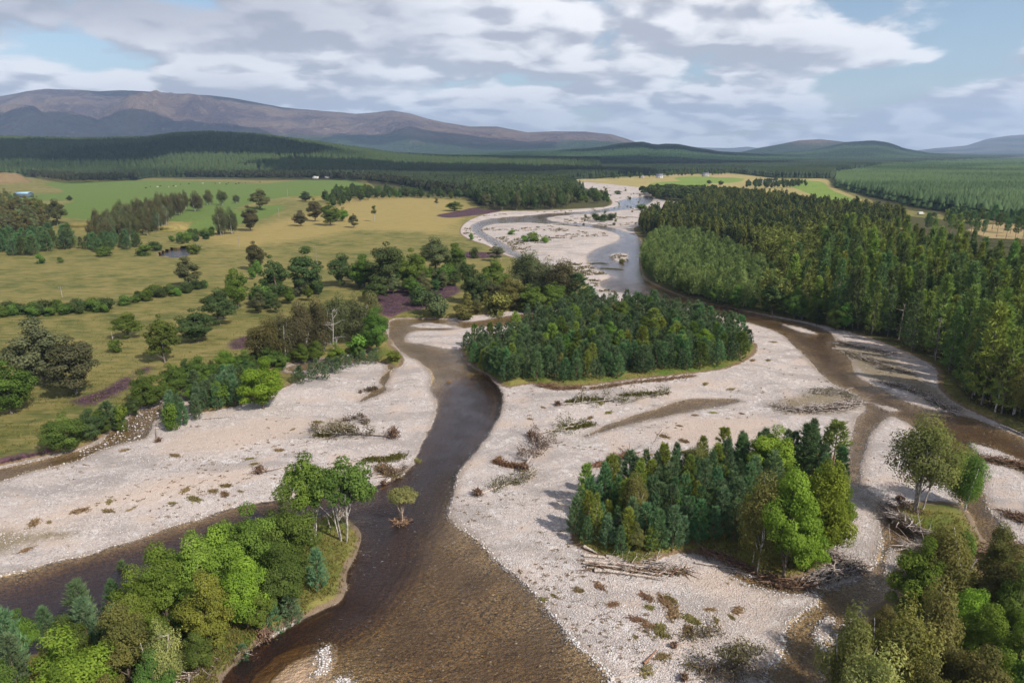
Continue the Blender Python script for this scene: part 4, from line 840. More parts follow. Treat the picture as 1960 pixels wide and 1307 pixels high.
copse([(1330,578),(1440,596),(1500,608),(1600,632),(1600,628),(1500,600),(1440,590),(1340,572)], 5.5, (5, 8), (.8, 1.0), 31, 'alder', ['mid', 'dark'], 'waterside_alder', 'green alder fringing the foot of the right bank forest', 'alders along the right channel')
copse([(1760,1110),(1800,1090),(1900,1130),(1990,1150),(1990,1420),(1700,1500),(1620,1500),(1650,1300),(1700,1200)], 6.5, (7, 11), (.55, .8), 32, 'alder', ['mid', 'olive', 'bright', 'olive'], 'thicket_tree', 'olive-green tree filling the wood in the bottom right corner', 'thicket in the bottom right wood')
copse([(-40,1480),(-40,1330),(120,1260),(300,1230),(420,1180),(560,1120),(590,1160),(480,1240),(400,1300),(300,1400),(200,1480)], 5.6, (5, 8), (.7, .9), 33, 'alder', ['bright', 'mid', 'bright2', 'mid'], 'thicket_alder', 'smaller alder filling the wooded spit between the big ones', 'smaller alders of the wooded spit')
copse([(480,700),(500,690),(600,690),(680,682),(700,676),(690,690),(600,704),(520,716),(470,712)], 4.5, (3.5, 5.5), (.9, 1.2), 34, 'alder', ['mid', 'bright', 'mid'], 'bank_bush', 'leafy bush at the foot of the dark birch grove', 'bushes under the birch grove')
copse([(1370,1065),(1420,1080),(1440,1050),(1480,960),(1560,960),(1590,1000),(1560,1060),(1440,1080)], 5.0, (5, 8), (.6, .8), 35, 'alder', ['bright', 'mid', 'bright2'], 'island_alder', 'smaller alder under the tall ones on the front island', 'smaller alders of the front island')
copse([(950,700),(985,660),(1030,625),(1120,605),(1240,600),(1340,622),(1420,660),(1380,695),(1200,715),(1080,722),(980,722)], 10.5, (3.5, 6.5), (.65, .85), 39, 'alder', ['mid', 'bright', 'mid', 'olive'], 'island_alder', 'young green alder mixed into the pines of the wooded middle island', 'young alders on the middle island')
copse([(1110,1020),(1110,975),(1160,940),(1240,915),(1340,900),(1420,905),(1440,990),(1380,1045),(1240,1065),(1150,1055)], 8.0, (2.5, 5), (.6, .85), 40, 'alder', ['mid', 'olive', 'bright'], 'island_bush', 'low leafy bush between the pines of the front island', 'low bushes among the front island pines')
copse([(1735,452),(1800,440),(1880,436),(1960,440),(2060,446),(2060,500),(1960,480),(1880,470),(1800,466)], 15, (13, 17), (.32, .42), 38, 'forestpine', ['fir', 'pine', 'fir2'], 'tall_pine', 'tall thin dark pine standing in the pale clearing at the right', 'scattered tall pines in the right clearing')
copse([(640,540),(700,530),(760,530),(880,520),(900,540),(880,560),(800,575),(730,560),(650,556)], 6.5, (4, 7.5), (.8, 1.1), 41, 'oak', ['mid', 'dark', 'grey'], 'grove_bush', 'leafy smaller tree filling the middle meadow grove', 'smaller trees of the middle meadow grove')
copse([(490,570),(530,550),(610,550),(620,575),(540,600),(480,600)], 6.5, (4, 7), (.8, 1.1), 42, 'oak', ['mid', 'dark', 'grey'], 'grove_bush', 'leafy smaller tree filling the left part of the meadow grove', 'smaller trees of the left meadow grove')
copse([(880,585),(940,565),(1000,570),(1100,590),(1000,602),(900,604)], 5.0, (3.5, 7), (.8, 1.1), 43, 'oak', ['mid', 'grey', 'olive'], 'bank_bush', 'leafy bush on the bank between heather patch and river clump', 'bushes on the upper channel bank')
copse([(240,800),(262,775),(330,742),(380,715),(470,690),(560,692),(545,712),(480,765),(400,784),(365,775),(340,765),(290,778),(262,795)], 4.2, (3, 5.5), (.8, 1.1), 44, 'alder', ['mid', 'bright', 'dark'], 'bank_alder', 'small alder in the leafy belt along the left bank', 'small alders of the left bank belt')
copse([(150,835),(200,812),(240,790),(262,790),(240,812),(200,838),(150,856)], 4.0, (2.5, 4.5), (.8, 1.1), 45, 'alder', ['mid', 'dark'], 'streamside_bush', 'low bush along the meadow side of the left stream', 'bushes along the left stream')
copse([(400,640),(440,600),(470,560),(500,520),(480,520),(440,560),(400,600),(370,640)], 9.0, (3, 6), (.9, 1.2), 46, 'bush', ['mid', 'dark'], 'meadow_bush', 'low bush in the diagonal row of meadow trees', 'bushes of the diagonal meadow row')
copse([(1240,455),(1235,520),(1300,562),(1420,590),(1520,608),(1520,600),(1420,582),(1310,552),(1250,515),(1252,455)], 4.5, (4, 7), (.7, .9), 47, 'alder', ['bright', 'mid', 'mid'], 'young_bank_tree', 'fresh green young tree at the water edge of the right bank forest', 'young trees at the water edge')
copse([(1085,360),(1170,360),(1240,372),(1250,392),(1300,400),(1260,412),(1200,425),(1160,440),(1090,428),(1150,398),(1180,385)], 26, (1.2, 3.0), (1.2, 1.8), 48, 'bush', ['mid', 'olive', 'dark'], 'scrub_bush', 'low scrub bush dotted over the far braided gravel flats', 'scrub on the far gravel flats')
copse([(1425,356),(1445,350),(1540,352),(1545,358),(1500,362),(1430,362)], 13, (6, 11), (.7, 1.), 49, 'oak', ['dark'], 'farm_tree', 'dark tree in the clump around the long white barn', 'trees around the white barn')
copse([(1130,342),(1250,337),(1290,334),(1420,331),(1420,334),(1280,339),(1200,343),(1120,346)], 24, (8, 13), (.6, .9), 50, 'oak', ['dark', 'mid'], 'far_hedge_tree', 'dark tree along the back of the far fields', 'trees behind the far fields')
# far forests: spacing grows with distance
def farwood(name, poly, lo, hi, hr, kinds, tint, label, seed, k=.0042, smin=5., wr=(.34, .48)):
    items = []; r = np.random.default_rng(seed); p = np.array(poly, float); d = lo
    while d < hi:
        sp = max(smin, d * k); x = np.arange(-.95 * d, .95 * d, sp) + r.normal(0, sp * .3, len(np.arange(-.95 * d, .95 * d, sp))) + r.random() * sp
        yy = d + r.normal(0, sp * .55, len(x)); x = x + r.normal(0, sp * .35, len(x)); u, v, t = g2px(x, yy, 0.); m = inside_px(p, u, v)
        if m.any():
            X, Y, Z, _ = gp(u[m], v[m]); n = m.sum(); h = r.uniform(*hr, n); w = h * r.uniform(*wr, n) * max(1., sp / smin) ** .75
            sh = np.clip(.5 + (fbm(X, Y, 160, seed, 3) - .5) * 2.4 + r.normal(0, .16, n), 0, 1)
            items.append(np.stack([X, Y, Z, h, w, sh], 1))
        d += sp * .9
    o = lowmerge(name, np.concatenate(items), LOW[kinds], NEED if kinds == 'cone' else LEAF); o.color = tint + (1,); tag(o, label, 'forest', kind='stuff'); return o
farwood('plantation_forest', [(1598,358),(1600,341),(1700,320),(1960,302),(2700,296),(2700,450),(2100,440),(1960,432),(1850,412),(1760,398),(1690,382),(1640,370)], 480, 3500, (11, 15), 'cone', (.075, .120, .056), 'even dark green plantation covering the slope at the right', 51, wr=(.46, .62))
farwood('valley_forest', [(-760,330),(0,322),(140,345),(262,345),(300,338),(470,336),(600,340),(700,344),(760,352),(830,368),(900,376),(920,395),(960,384),(1060,378),(1120,372),(1085,352),(1095,345),(1200,337),(1280,332),(1400,331),(1480,341),(1590,342),(1600,330),(1700,318),(1960,300),(2700,296),(2700,291.5),(-760,291.5)], 560, 9000, (11, 16), 'cone', (.042, .068, .036), 'dark forest across the valley floor and lower slopes', 52)
farwood('broadleaf_wood', [(900,376),(920,397),(960,390),(1060,390),(1110,388),(1085,350),(980,345),(880,350)], 600, 1100, (12, 16), 'lump', (.062, .090, .032), 'rounded green wood beside the far river bend', 53, smin=9, wr=(.6, .8))
farwood('broadleaf_wood', [(-200,345),(0,330),(130,352),(262,346),(270,338),(640,344),(760,356),(850,374),(900,376),(880,352),(700,335),(300,325),(-200,320)], 700, 1500, (11, 15), 'lump', (.046, .054, .030), 'brownish birch wood along the far side of the green field', 54, smin=10, wr=(.5, .7))
farwood('shelter_belt', [(1225,372),(1260,384),(1310,386),(1330,394),(1400,388),(1450,382),(1420,372),(1340,366),(1260,364)], 500, 1000, (6, 10), 'lump', (.06, .085, .03), 'low green scrub at the far end of the right bank wood', 55, smin=7, wr=(.8, 1.0))
def hillwood(idx, tint, lab, seed, sp, hr, kinds='cone', cond=None, wr=(.4, .55)):
    Xw, Y, Z, d, u = HG[idx]; r = np.random.default_rng(seed); items = []; dd = d[0]
    while dd < d[-1] * .92:
        s = max(sp, dd * .0036); i = int(np.clip(np.searchsorted(d, dd), 1, len(d) - 1)); xs = np.arange(Xw[i][0], Xw[i][-1], s); xs = xs + r.normal(0, s * .3, len(xs))
        f = (dd - d[i - 1]) / (d[i] - d[i - 1]); z = np.interp(xs, Xw[i - 1], Z[i - 1]) * (1 - f) + np.interp(xs, Xw[i], Z[i]) * f
        y = np.full(len(xs), dd) + r.normal(0, s * .5, len(xs)); h = r.uniform(*hr, len(xs)); m = (z > 1)
        if cond is not None: m &= cond(xs, y, z)
        uu, vv, _ = g2px(xs, y, z); m &= (uu > -150) & (uu < 2150)
        sh = np.clip(.5 + (fbm(xs, y, 300, seed, 4) - .5) * 3.6 + r.normal(0, .2, len(xs)), 0, 1)
        items.append(np.stack([xs, y, z - .5, h, h * r.uniform(*wr, len(xs)) * (s / sp) ** .5, sh], 1)[m]); dd += s * .9
    o = lowmerge('hillside_forest', np.concatenate(items), LOW[kinds], NEED); o.color = tint + (1,); tag(o, lab, 'forest', kind='stuff'); return o
hillwood(0, (.046, .076, .030), 'dark conifer forest over the long ridge at the left', 61, 9, (12, 20), wr=(.45, .62))
hillwood(1, (.040, .070, .032), 'forest over the low hills in the middle distance', 62, 11, (13, 18))
hillwood(2, (.046, .080, .036), 'forest over the rounded hill at the right', 63, 13, (13, 18))
# ------------------------------------------------------------ driftwood, stones, buildings, animals, poles
def P3(u, v, dz=0.):
    X, Y, Z, t = gp(u, v); return np.array([X[0], Y[0], max(Z[0], -.05) + dz])
def thing(name, loc, label, cat, group=None, rz=0.):
    e = bpy.data.objects.new(name, None); COL.objects.link(e); e.location = loc; e.rotation_euler = (0, 0, rz); e.empty_display_size = .4
    return tag(e, label, cat, group)
PALE = (.58, .50, .43, 1); GREYW = (.44, .385, .345, 1); BRN = (.24, .155, .105, 1); RED = (.36, .20, .13, 1)
def fallen(root, tip, r0, label, root_plate=1., brush=None, bcol=(.12, .09, .05, 1), nb=10, col=GREYW, name='fallen_tree', cat='fallen tree', lift=0., bw=1.):
    rr = np.random.default_rng(int(root[0] * 7 + tip[0])); A_, B_ = P3(*root), P3(*tip); L = np.linalg.norm(B_ - A_); r0 *= 1.35; e = thing(name, A_, label, cat)
    a = np.array([0, 0, r0 + .1 * root_plate]); b = B_ - A_ + np.array([0, 0, r0 * .5 + lift]); p = wander(rr, a, b, 9, .05); p[:, 2] = np.maximum(p[:, 2], r0 * .6 + np.linspace(0, (B_ - A_)[2], 9))
    mb = MB(); tube(mb, p, np.linspace(r0, r0 * .25, 9), 7, .6); o = mb.build('trunk', BARK, e, True); o.color = col
    d = nrm(b - a); side = np.array([-d[1], d[0], 0])
    mb = MB(); tips = []
    for k in range(nb):
        i = rr.integers(2, 9); q = p[i]; dr = d * rr.uniform(.2, 1.) + side * rr.choice([-1, 1]) * rr.uniform(.3, 1.) + np.array([0, 0, rr.uniform(0, .8)])
        ln = L * rr.uniform(.10, .24) * bw; t = q + nrm(dr) * ln; t[2] = max(t[2], .1); bp = wander(rr, q, t, 5, .15); tube(mb, bp, np.linspace(r0 * .4, .02, 5), 4); tips.append(bp[2:])
        for _ in range(3): s = bp[rr.integers(1, 5)]; s2 = s + nrm(dr + rr.normal(0, .6, 3)) * ln * .5; s2[2] = max(s2[2], .05); tube(mb, [s, s2], [r0 * .16, .015], 3); tips.append(s2[None])
    if nb: o = mb.build('branches', BARK, e); o.color = col
    if root_plate:
        mb = MB(); n = int(46 * root_plate)
        for k in range(n):
            q = nrm(rr.normal(0, 1, 3)); q = nrm(q - d * np.dot(q, d) * .7); ln = root_plate * rr.uniform(.4, 1.15); s = a + np.array([0, 0, root_plate * .35]); e2 = s + q * ln - d * rr.uniform(0, .4) * root_plate
            e2[2] = max(e2[2], -.05); tube(mb, wander(rr, s + q * ln * .2, e2, 4, .25), np.linspace(.10 * root_plate, .02, 4), 4)
        n = int(240 * root_plate); P = a + np.array([0, 0, root_plate * .3]) + rr.normal(0, .38 * root_plate, (n, 3)) * np.array([1, 1, .7]); P[:, 2] = np.abs(P[:, 2]); blades(mb, rr, P, rr.normal(0, 1, (n, 3)), .18, .10, .5)
        o = mb.build('root_plate', BARK, e); o.color = BRN
    if brush:
        mb = MB(); tp = np.concatenate(tips) if tips else p; n = brush; k = rr.integers(0, len(tp), n); P = tp[k] + rr.normal(0, .38, (n, 3)) * np.array([1, 1, .5]); P[:, 2] = np.abs(P[:, 2]) + .03
        blades(mb, rr, P, rr.normal(0, 1, (n, 3)) + np.array([0, 0, .6]), .17, .06, rr.random(n)); o = mb.build('withered_foliage', LEAF, e); o.color = bcol
    return e
FT = [((752,838),(612,832),.22,'large uprooted tree with green-brown crown across the left gravel bar',1.5,1500,(.115,.10,.03,1),22,GREYW),
((498,906),(600,886),.20,'log with a dark root ball lying behind the spit alders',1.0,0,None,5,GREYW),
((1068,776),(1185,768),.14,'thin dead tree with a mat of green weed on the middle bar, nearer the river',.8,900,(.115,.13,.03,1),14,GREYW),
((1180,776),(1278,752),.12,'thin dead tree with green tip, farther along the middle bar',0,600,(.115,.13,.03,1),10,GREYW),
((1018,836),(1130,812),.13,'fallen tree with reddish root ball and green flattened crown',1.0,700,(.115,.125,.03,1),10,PALE),
((1003,900),(1040,842),.20,'brown brushy fallen tree pointing away on the middle bar',1.1,1500,(.165,.115,.085,1),26,GREYW),
((914,948),(1010,914),.15,'fallen tree with rusty root ball and olive tip near the river',.9,900,(.13,.115,.055,1),20,PALE),
((1270,822),(1250,850),.10,'short pale log between debris clumps on the central gravel',0,0,None,2,PALE),
((300,821),(388,816),.14,'pale log in front of the bank pines on the left bar',0,0,None,4,PALE),
((388,802),(442,799),.12,'pale crooked log under the bank pines on the left',0,0,None,5,PALE),
((303,846),(300,822),.12,'short upright stump with roots at the left bar edge',.6,0,None,2,GREYW),
((505,1226),(352,1312),.13,'bare forked dead tree lying on the shore of the spit',1.3,300,(.20,.15,.12,1),16,PALE),
((735,946),(780,912),.11,'dead branch trailing into the river above the stranded tree',.5,250,(.17,.13,.09,1),8,PALE),
((690,752),(718,745),.10,'small brushy fallen tree on the left bar by the puddle',.5,500,(.13,.105,.05,1),12,GREYW),
((1232,1272),(1258,1245),.13,'short orange-brown log on the bottom gravel',0,0,None,0,RED),
((1168,1300),(1350,1266),.09,'long thin pale stick along the bottom edge of the gravel',0,0,None,3,PALE),
((1290,1238),(1360,1205),.10,'thin log with dark debris on the bottom gravel bar',.4,400,(.18,.16,.08,1),12,GREYW),
((1360,1284),(1440,1240),.12,'brushy fallen tree with olive leaves on the bottom gravel bar',.5,900,(.16,.15,.075,1),18,GREYW),
((1310,1302),(1440,1290),.14,'dark brushy fallen tree at the bottom edge of the gravel',.5,900,(.20,.155,.115,1),20,GREYW),
((1300,1300),(1340,1262),.08,'small stick leaning over brush near the bottom edge',0,200,(.13,.10,.05,1),6,GREYW),
((1592,669),(1668,676),.11,'thin log reaching into the right channel from the debris bar',0,0,None,3,PALE),
((1690,681),(1722,673),.14,'pale log on top of the right debris bar',0,0,None,1,PALE),
((1680,731),(1760,738),.13,'long log along the lower part of the right debris bar',0,0,None,3,PALE),
((1915,815),(1985,845),.14,'pale log lying along the right bank at the picture edge',0,0,None,1,PALE),
((1738,1088),(1800,1086),.10,'straight pale log sticking into the lower right channel',0,0,None,1,PALE),
((1555,1102),(1655,1086),.15,'pale barkless log on top of the right log jam',0,0,None,2,PALE),
((1560,1118),(1640,1098),.13,'second pale log below the barkless one on the right log jam',0,0,None,2,PALE),
((1330,1078),(1420,1092),.13,'crooked log below the front island trees',0,0,None,4,GREYW),
((1118,1048),(1142,1060),.17,'short thick weathered log at the left end of the log pile',0,0,None,0,PALE),
((1722,958),(1750,985),.13,'dark brushy log on the upstream tip of the right small island',.6,300,(.13,.09,.07,1),10,GREYW)]
for a_, b_, r0, lab, rp, br, bc, nb, cl in FT:
    fallen(a_, b_, r0, lab, rp, br, bc or (.1, .1, .1, 1), nb, cl, name='fallen_tree' if (br or rp > .4) else 'driftwood_log', cat='fallen tree' if (br or rp > .4) else 'log')
r = np.random.default_rng(77)      # the long pile of parallel trunks at the front island
for k in range(16):
    x0 = 1112 + r.uniform(0, 60); y0 = 1068 + r.uniform(-4, 28); ln = r.uniform(70, 150)
    fallen((x0, y0), (x0 + ln, y0 + ln * .13 + r.uniform(-5, 7)), r.uniform(.10, .19), 'pale thin trunk in the long log pile at the front of the near island', 0, 0, None, 3, random.choice([PALE, PALE, GREYW]), 'piled_log', 'log', lift=r.uniform(.1, .5))['group'] = 'trunks of the long log pile'
def tangle(pts, label, n, rad, ht, col=GREYW, brush=0, bcol=(.16, .12, .09, 1), ln=2.4, r0=.085, name='driftwood_heap', along=None):
    c = P3(*np.mean(pts, 0)); e = thing(name, c, label, 'driftwood'); rr = np.random.default_rng(int(c[0] * 13) % 9999 + n); mb = MB(); W = np.array([P3(*p) for p in pts]) - c
    seg = np.linalg.norm(np.diff(W, axis=0), axis=1); tt = np.concatenate([[0], np.cumsum(seg)])
    def pt():
        s = rr.uniform(0, tt[-1]); return np.array([np.interp(s, tt, W[:, i]) for i in range(3)]) + np.append(rr.normal(0, rad * .5, 2), abs(rr.normal(0, ht * .4)))
    main = nrm(W[-1] - W[0])
    for k in range(n):
        a = pt(); d = nrm(main * rr.choice([-1, 1]) * 1.3 + rr.normal(0, .75, 3) * np.array([1, 1, .35])); b = a + d * ln * rr.uniform(.3, 1.4); b[2] = max(b[2], W[:, 2].min() + .03)
        tube(mb, wander(rr, a, b, 5, .10), np.linspace(r0 * rr.uniform(.4, 1.5), .015, 5), 4)
    o = mb.build('branches', BARK, e); o.color = col
    if brush:
        mb = MB(); P = np.array([pt() for _ in range(brush)]); P[:, 2] = W[:, 2].mean() + np.abs(P[:, 2] - W[:, 2].mean()) * .8; blades(mb, rr, P, rr.normal(0, 1, (brush, 3)) + np.array([0, 0, .5]), .20, .07, rr.random(brush)); o = mb.build('dead_twigs', LEAF, e); o.color = bcol
tangle([(1128,1088),(1180,1092),(1250,1096),(1310,1096)], 'brown twigs heaped under the long log pile of the front island', 120, .8, .5, BRN, 900)
tangle([(1345,1052),(1400,1072),(1450,1100),(1500,1120),(1545,1122)], 'dark root-filled debris bank along the front shore of the near island', 230, .9, .8, BRN, 1500, (.17, .12, .085, 1))
tangle([(1540,1120),(1580,1105),(1620,1092),(1650,1085)], 'log jam of bleached sticks at the right corner of the near island', 160, 1.0, .8, GREYW, 900)
tangle([(1585,1060),(1600,1080),(1620,1075)], 'grey brushwood behind the bleached log jam', 90, 1.2, 1.0, GREYW, 700)
tangle([(1700,975),(1730,1000),(1770,1022),(1800,1040)], 'flood debris with pale sticks along the small right island', 190, .9, .7, GREYW, 1200)
tangle([(1730,1045),(1755,1055),(1780,1062)], 'splayed bare branches reaching into the channel at lower right', 90, 1.1, .7, PALE, 0, ln=3.2)
tangle([(1850,1055),(1900,1070),(1960,1062),(2010,1075)], 'dark brown debris bank at the right edge of the picture', 200, 1.8, 1.3, BRN, 2200, (.12, .075, .06, 1))
tangle([(1880,880),(1930,888),(1990,900)], 'brown brush island in the right channel near the picture edge', 120, 1.6, 1.0, BRN, 1600, (.13, .095, .06, 1))
tangle([(1925,985),(1960,995),(2000,1010)], 'dark brush at the right picture edge below the gravel islet', 90, 1.2, .8, BRN, 900, (.10, .075, .06, 1))
tangle([(1485,780),(1520,786),(1570,785),(1610,780),(1640,770)], 'long grey brushwood heap at the fork of the right channels', 260, 1.5, .9, GREYW, 1800, (.17, .14, .125, 1), ln=2.8)
tangle([(1560,752),(1600,748),(1630,762)], 'grey brushwood on the far side of the channel fork bar', 120, 2.0, 1.0, GREYW, 1100, (.16, .14, .10, 1))
tangle([(1600,655),(1640,665),(1680,670),(1710,680)], 'debris with dead branches at the top of the right gravel bar', 130, 1.5, .7, GREYW, 600)
tangle([(1620,675),(1660,690),(1700,705),(1740,715)], 'mossy brushwood across the middle of the right gravel bar', 200, 1.8, .8, GREYW, 1300, (.14, .12, .05, 1))
tangle([(1700,735),(1760,752),(1800,775),(1830,790)], 'dark drift line of branches along the lower right gravel bar', 190, 1.5, .8, GREYW, 900, (.13, .10, .08, 1))
tangle([(948,884),(970,892),(1003,896)], 'rusty brown root mass beside the brushy fallen tree', 70, .6, .9, BRN, 1400, (.23, .14, .075, 1), ln=.8)
tangle([(1030,738),(1075,745),(1110,742)], 'reddish dead branches at the front edge of the wooded middle island', 110, 1.0, .8, BRN, 1000, (.22, .13, .08, 1))
tangle([(1130,745),(1200,734),(1260,728),(1330,720)], 'brown flood debris along the front shore of the wooded middle island', 170, .8, .5, BRN, 1300, (.21, .14, .085, 1))
tangle([(1180,880),(1195,872),(1210,868)], 'rusty clump of debris behind the front island pines', 50, .8, .5, BRN, 500, (.25, .14, .08, 1))
tangle([(1140,892),(1150,888)], 'small rusty debris clump left of the bigger one behind the pines', 30, .6, .5, BRN, 350, (.26, .15, .08, 1))
tangle([(660,806),(690,800),(700,812)], 'upright dead brush beside the large uprooted tree', 60, .7, 1.6, GREYW, 700, (.15, .11, .08, 1), ln=1.4)
tangle([(725,895),(745,905),(760,912)], 'brown brushwood on the bar tip beside the spit alders', 70, 1.2, .8, BRN, 900, (.17, .12, .06, 1))
def snag(u, v, vt, label, nb, col, lean=.3, r0=.16, name='dead_tree'):
    X, Y, Z, h, t = pxh(u, v, vt); rr = np.random.default_rng(u); e = thing(name, (X, Y, Z), label, 'dead tree'); mb = MB(); p = wander(rr, (0, 0, -.2), (lean, 0, h), 8, .05); tube(mb, p, np.linspace(r0, .03, 8), 6); e0 = mb.build('trunk', BARK, e, True); e0.color = col
    mb = MB()
    for k in range(nb):
        i = rr.integers(2, 8); d = np.append(rr.normal(0, 1, 2), rr.uniform(.1, .9)); tpt = p[i] + nrm(d) * h * rr.uniform(.15, .42) * (1 - i / 11); bp = wander(rr, p[i], tpt, 6, .16); tube(mb, bp, np.linspace(r0 * .45, .02, 6), 4)
        for _ in range(3): s = bp[rr.integers(2, 6)]; tube(mb, [s, s + nrm(d + rr.normal(0, .8, 3)) * h * .1], [r0 * .16, .01], 3)
    if nb: o = mb.build('branches', BARK, e); o.color = col
WHT = (.62, .57, .52, 1)
snag(640, 682, 598, 'bleached dead tree with bare spreading limbs in front of the birch grove', 15, (.48,.44,.40,1), .3, .17)
snag(218, 665, 632, 'short bleached snag in the left meadow', 2, GREYW, 0, .22)
snag(607, 512, 474, 'thin bare dead trunk on the field behind the wide pine', 3, GREYW, 0, .1)
snag(322, 1330, 1215, 'bare pale trunk leaning beside the pale willow at the bottom left', 3, PALE, .9, .10)
snag(360, 1330, 1290, 'short forked bare stem at the bottom edge of the spit', 4, GREYW, .4, .08)
snag(1601, 1058, 1020, 'small dead tree with forked top on the right shore of the front island', 5, PALE, .1, .1)
snag(633, 1010, 975, 'grey dead shrub stem at the foot of the pale-trunked alder', 9, GREYW, -.5, .1)
snag(1668, 625, 575, 'grey dead conifer among the trunks at the right forest edge', 14, GREYW, 0, .12)
snag(1720, 650, 585, 'second grey dead conifer deeper at the right forest edge', 16, GREYW, 0, .12)
snag(1790, 690, 615, 'third grey dead conifer standing in the dark right forest edge', 14, GREYW, 0, .12)
snag(960, 500, 480, 'pale bare tree leaning over the far side channel', 12, PALE, -.6, .1)
# poles across the pasture
for u, v, vt, lab in ((379,487,466,'wooden power pole at the right end of the small pond'),(458,474,450,'wooden power pole on the pasture right of the pond'),(119,568,548,'wooden power pole in the left pasture above the hedge'),(551,378,361,'wooden power pole near the back corner of the green field'),(534,415,398,'pale pole in the green hollow beside the field trees')):
    X, Y, Z, h, t = pxh(u, v, vt); e = thing('power_pole', (X, Y, Z), lab, 'power pole'); mb = MB(); tube(mb, [(0, 0, -.2), (0, 0, h)], [.14, .10], 8); mb.build('pole', BARK, e).color = (.42, .38, .33, 1)
    mb = MB(); tube(mb, [(-.9, 0, h - .5), (.9, 0, h - .5)], .06, 4); mb.build('crossarm', BARK, e).color = (.3, .27, .24, 1)
    for s in (-.75, .75): mb = MB(); tube(mb, [(s, 0, h - .45), (s, 0, h - .2)], [.05, .03], 6); mb.build('insulator', BARK, e).color = (.6, .6, .6, 1)
# stones of the gravel bars (uncountable)
sm_, T = mat('stone'); oi = T.attr('tone'); T.n('ShaderNodeOutputMaterial', {0: T.n('ShaderNodeBsdfDiffuse', {0: T.mix(oi, (.28, .255, .24), (.70, .655, .625))}).outputs[0]})
def stones(name, label, uv, size, seed, sub=0., tl=(0, 1)):
    r = np.random.default_rng(seed); X, Y, Z, t = gp(uv[:, 0], uv[:, 1]); n = len(X); s = r.uniform(*size, n) * r.uniform(.5, 1, n)
    b = np.array([[0,0,1],[.9,0,.1],[.28,.86,.2],[-.73,.53,0],[-.73,-.53,.15],[.28,-.86,.05],[0,0,-.6]]); f = np.array([[0,1,2],[0,2,3],[0,3,4],[0,4,5],[0,5,1],[6,2,1],[6,3,2],[6,4,3],[6,5,4],[6,1,5]])
    rot = r.random(n) * 6.28; c, sn = np.cos(rot)[:, None], np.sin(rot)[:, None]; V = b[None] * (1 + r.normal(0, .14, (n, 7, 3)))
    x = (V[..., 0] * c - V[..., 1] * sn) * s[:, None] * r.uniform(.8, 1.5, (n, 1)); y = (V[..., 0] * sn + V[..., 1] * c) * s[:, None]; z = V[..., 2] * s[:, None] * .6
    P = np.stack([x + X[:, None], y + Y[:, None], z + np.maximum(Z, sub)[:, None] + s[:, None] * .12], -1).reshape(-1, 3)
    o = mesh_obj(name, P, [(f[None] + (np.arange(n) * 7)[:, None, None]).reshape(-1, 3)], mat=sm_, fattrs={'tone': np.repeat(r.uniform(*tl, n), 10)}); tag(o, label, 'stones', kind='stuff')
r = np.random.default_rng(5); uv = np.stack([r.uniform(-60, 2020, 230000), 640 + 700 * r.random(230000) ** .8], 1)
w_ = lut(sdW, uv[:, 0], uv[:, 1]); c_ = lut(sdC, uv[:, 0], uv[:, 1]); nn = lut(n5, uv[:, 0], uv[:, 1])
m = (c_ > .2) & (w_ < -.1) & (r.random(len(uv)) < .18 + .5 * (nn > .5)); stones('river_stones', 'pale rounded stones strewn over the gravel bars', uv[m], (.05, .15), 6, 0., (.1, .8))
m = (w_ > -.5) & (w_ < 1.0) & (c_ > .3) & (r.random(len(uv)) < .55 * np.clip(1.0 - w_, .08, 1)); stones('shore_stones', 'wet pale stones breaking the water along the shores', uv[m], (.08, .20), 8, -.12, (.2, .9))
rs = lut(rap, uv[:, 0], uv[:, 1]); m = (w_ > .8) & (rs > .5) & (r.random(len(uv)) < .035) & (lut(dDeep, uv[:, 0], uv[:, 1]) < 0); stones('riffle_stones', 'stones standing out of the shallow riffles', uv[m], (.07, .17), 9, -.10, (.2, .9))
ls = sdf([LSTR], 6); lw = lut(ls, uv[:, 0], uv[:, 1]); m = (lw > 0) & (uv[:, 0] > 150) & (r.random(len(uv)) < .35); stones('stream_stones', 'pale stones choking the left side stream', uv[m], (.12, .28), 10, -.05, (.3, 1))
# tussocks and clumps on the gravel
TU = [(1149,1123),(1108,1130),(1175,1157),(1238,1144),(1271,1152),(1283,1149),(1244,1163),(1288,1175),(1219,1185),(1242,1197),(1265,1205),(1273,1216),(1215,1219),(1324,1187),(1318,1206),(1357,1167),(1370,1187),(1400,1181),(1410,1169),(1238,1283),(1268,1258),(1060,1140),(1040,1148),(209,960),(355,938),(430,946),(408,940),(460,940),(207,978),(94,999),(67,1000),(372,955),(330,963),(248,976),(433,930),(152,978),(50,1053),(487,888),(535,862),(240,862),(335,872),(478,878),(860,740),(1130,800),(1165,790),(1120,812),(1300,815),(1330,795),(1365,790),(1420,792),(1310,845),(1380,820),(1480,655),(1500,640),(1440,690),(1470,690),(1400,745),(1350,735),(1310,865),(1270,835),(1245,870),(1195,905),(1040,780),(1015,802),(1150,772),(955,878),(800,900),(560,822),(610,808)]
BG = [[(1085,771),(1120,764),(1160,767)],[(1085,820),(1110,815),(1130,812)],[(1190,757),(1240,754),(1275,752)],[(610,833),(640,828),(670,820)],[(1060,430),(1090,432),(1110,434)],[(1020,426),(1045,428)],[(1200,415),(1250,420),(1290,418)],[(700,880),(740,880),(770,872)],[(1190,520),(1150,515)],[(1130,505),(1160,508)]]
r = np.random.default_rng(3); tp = []
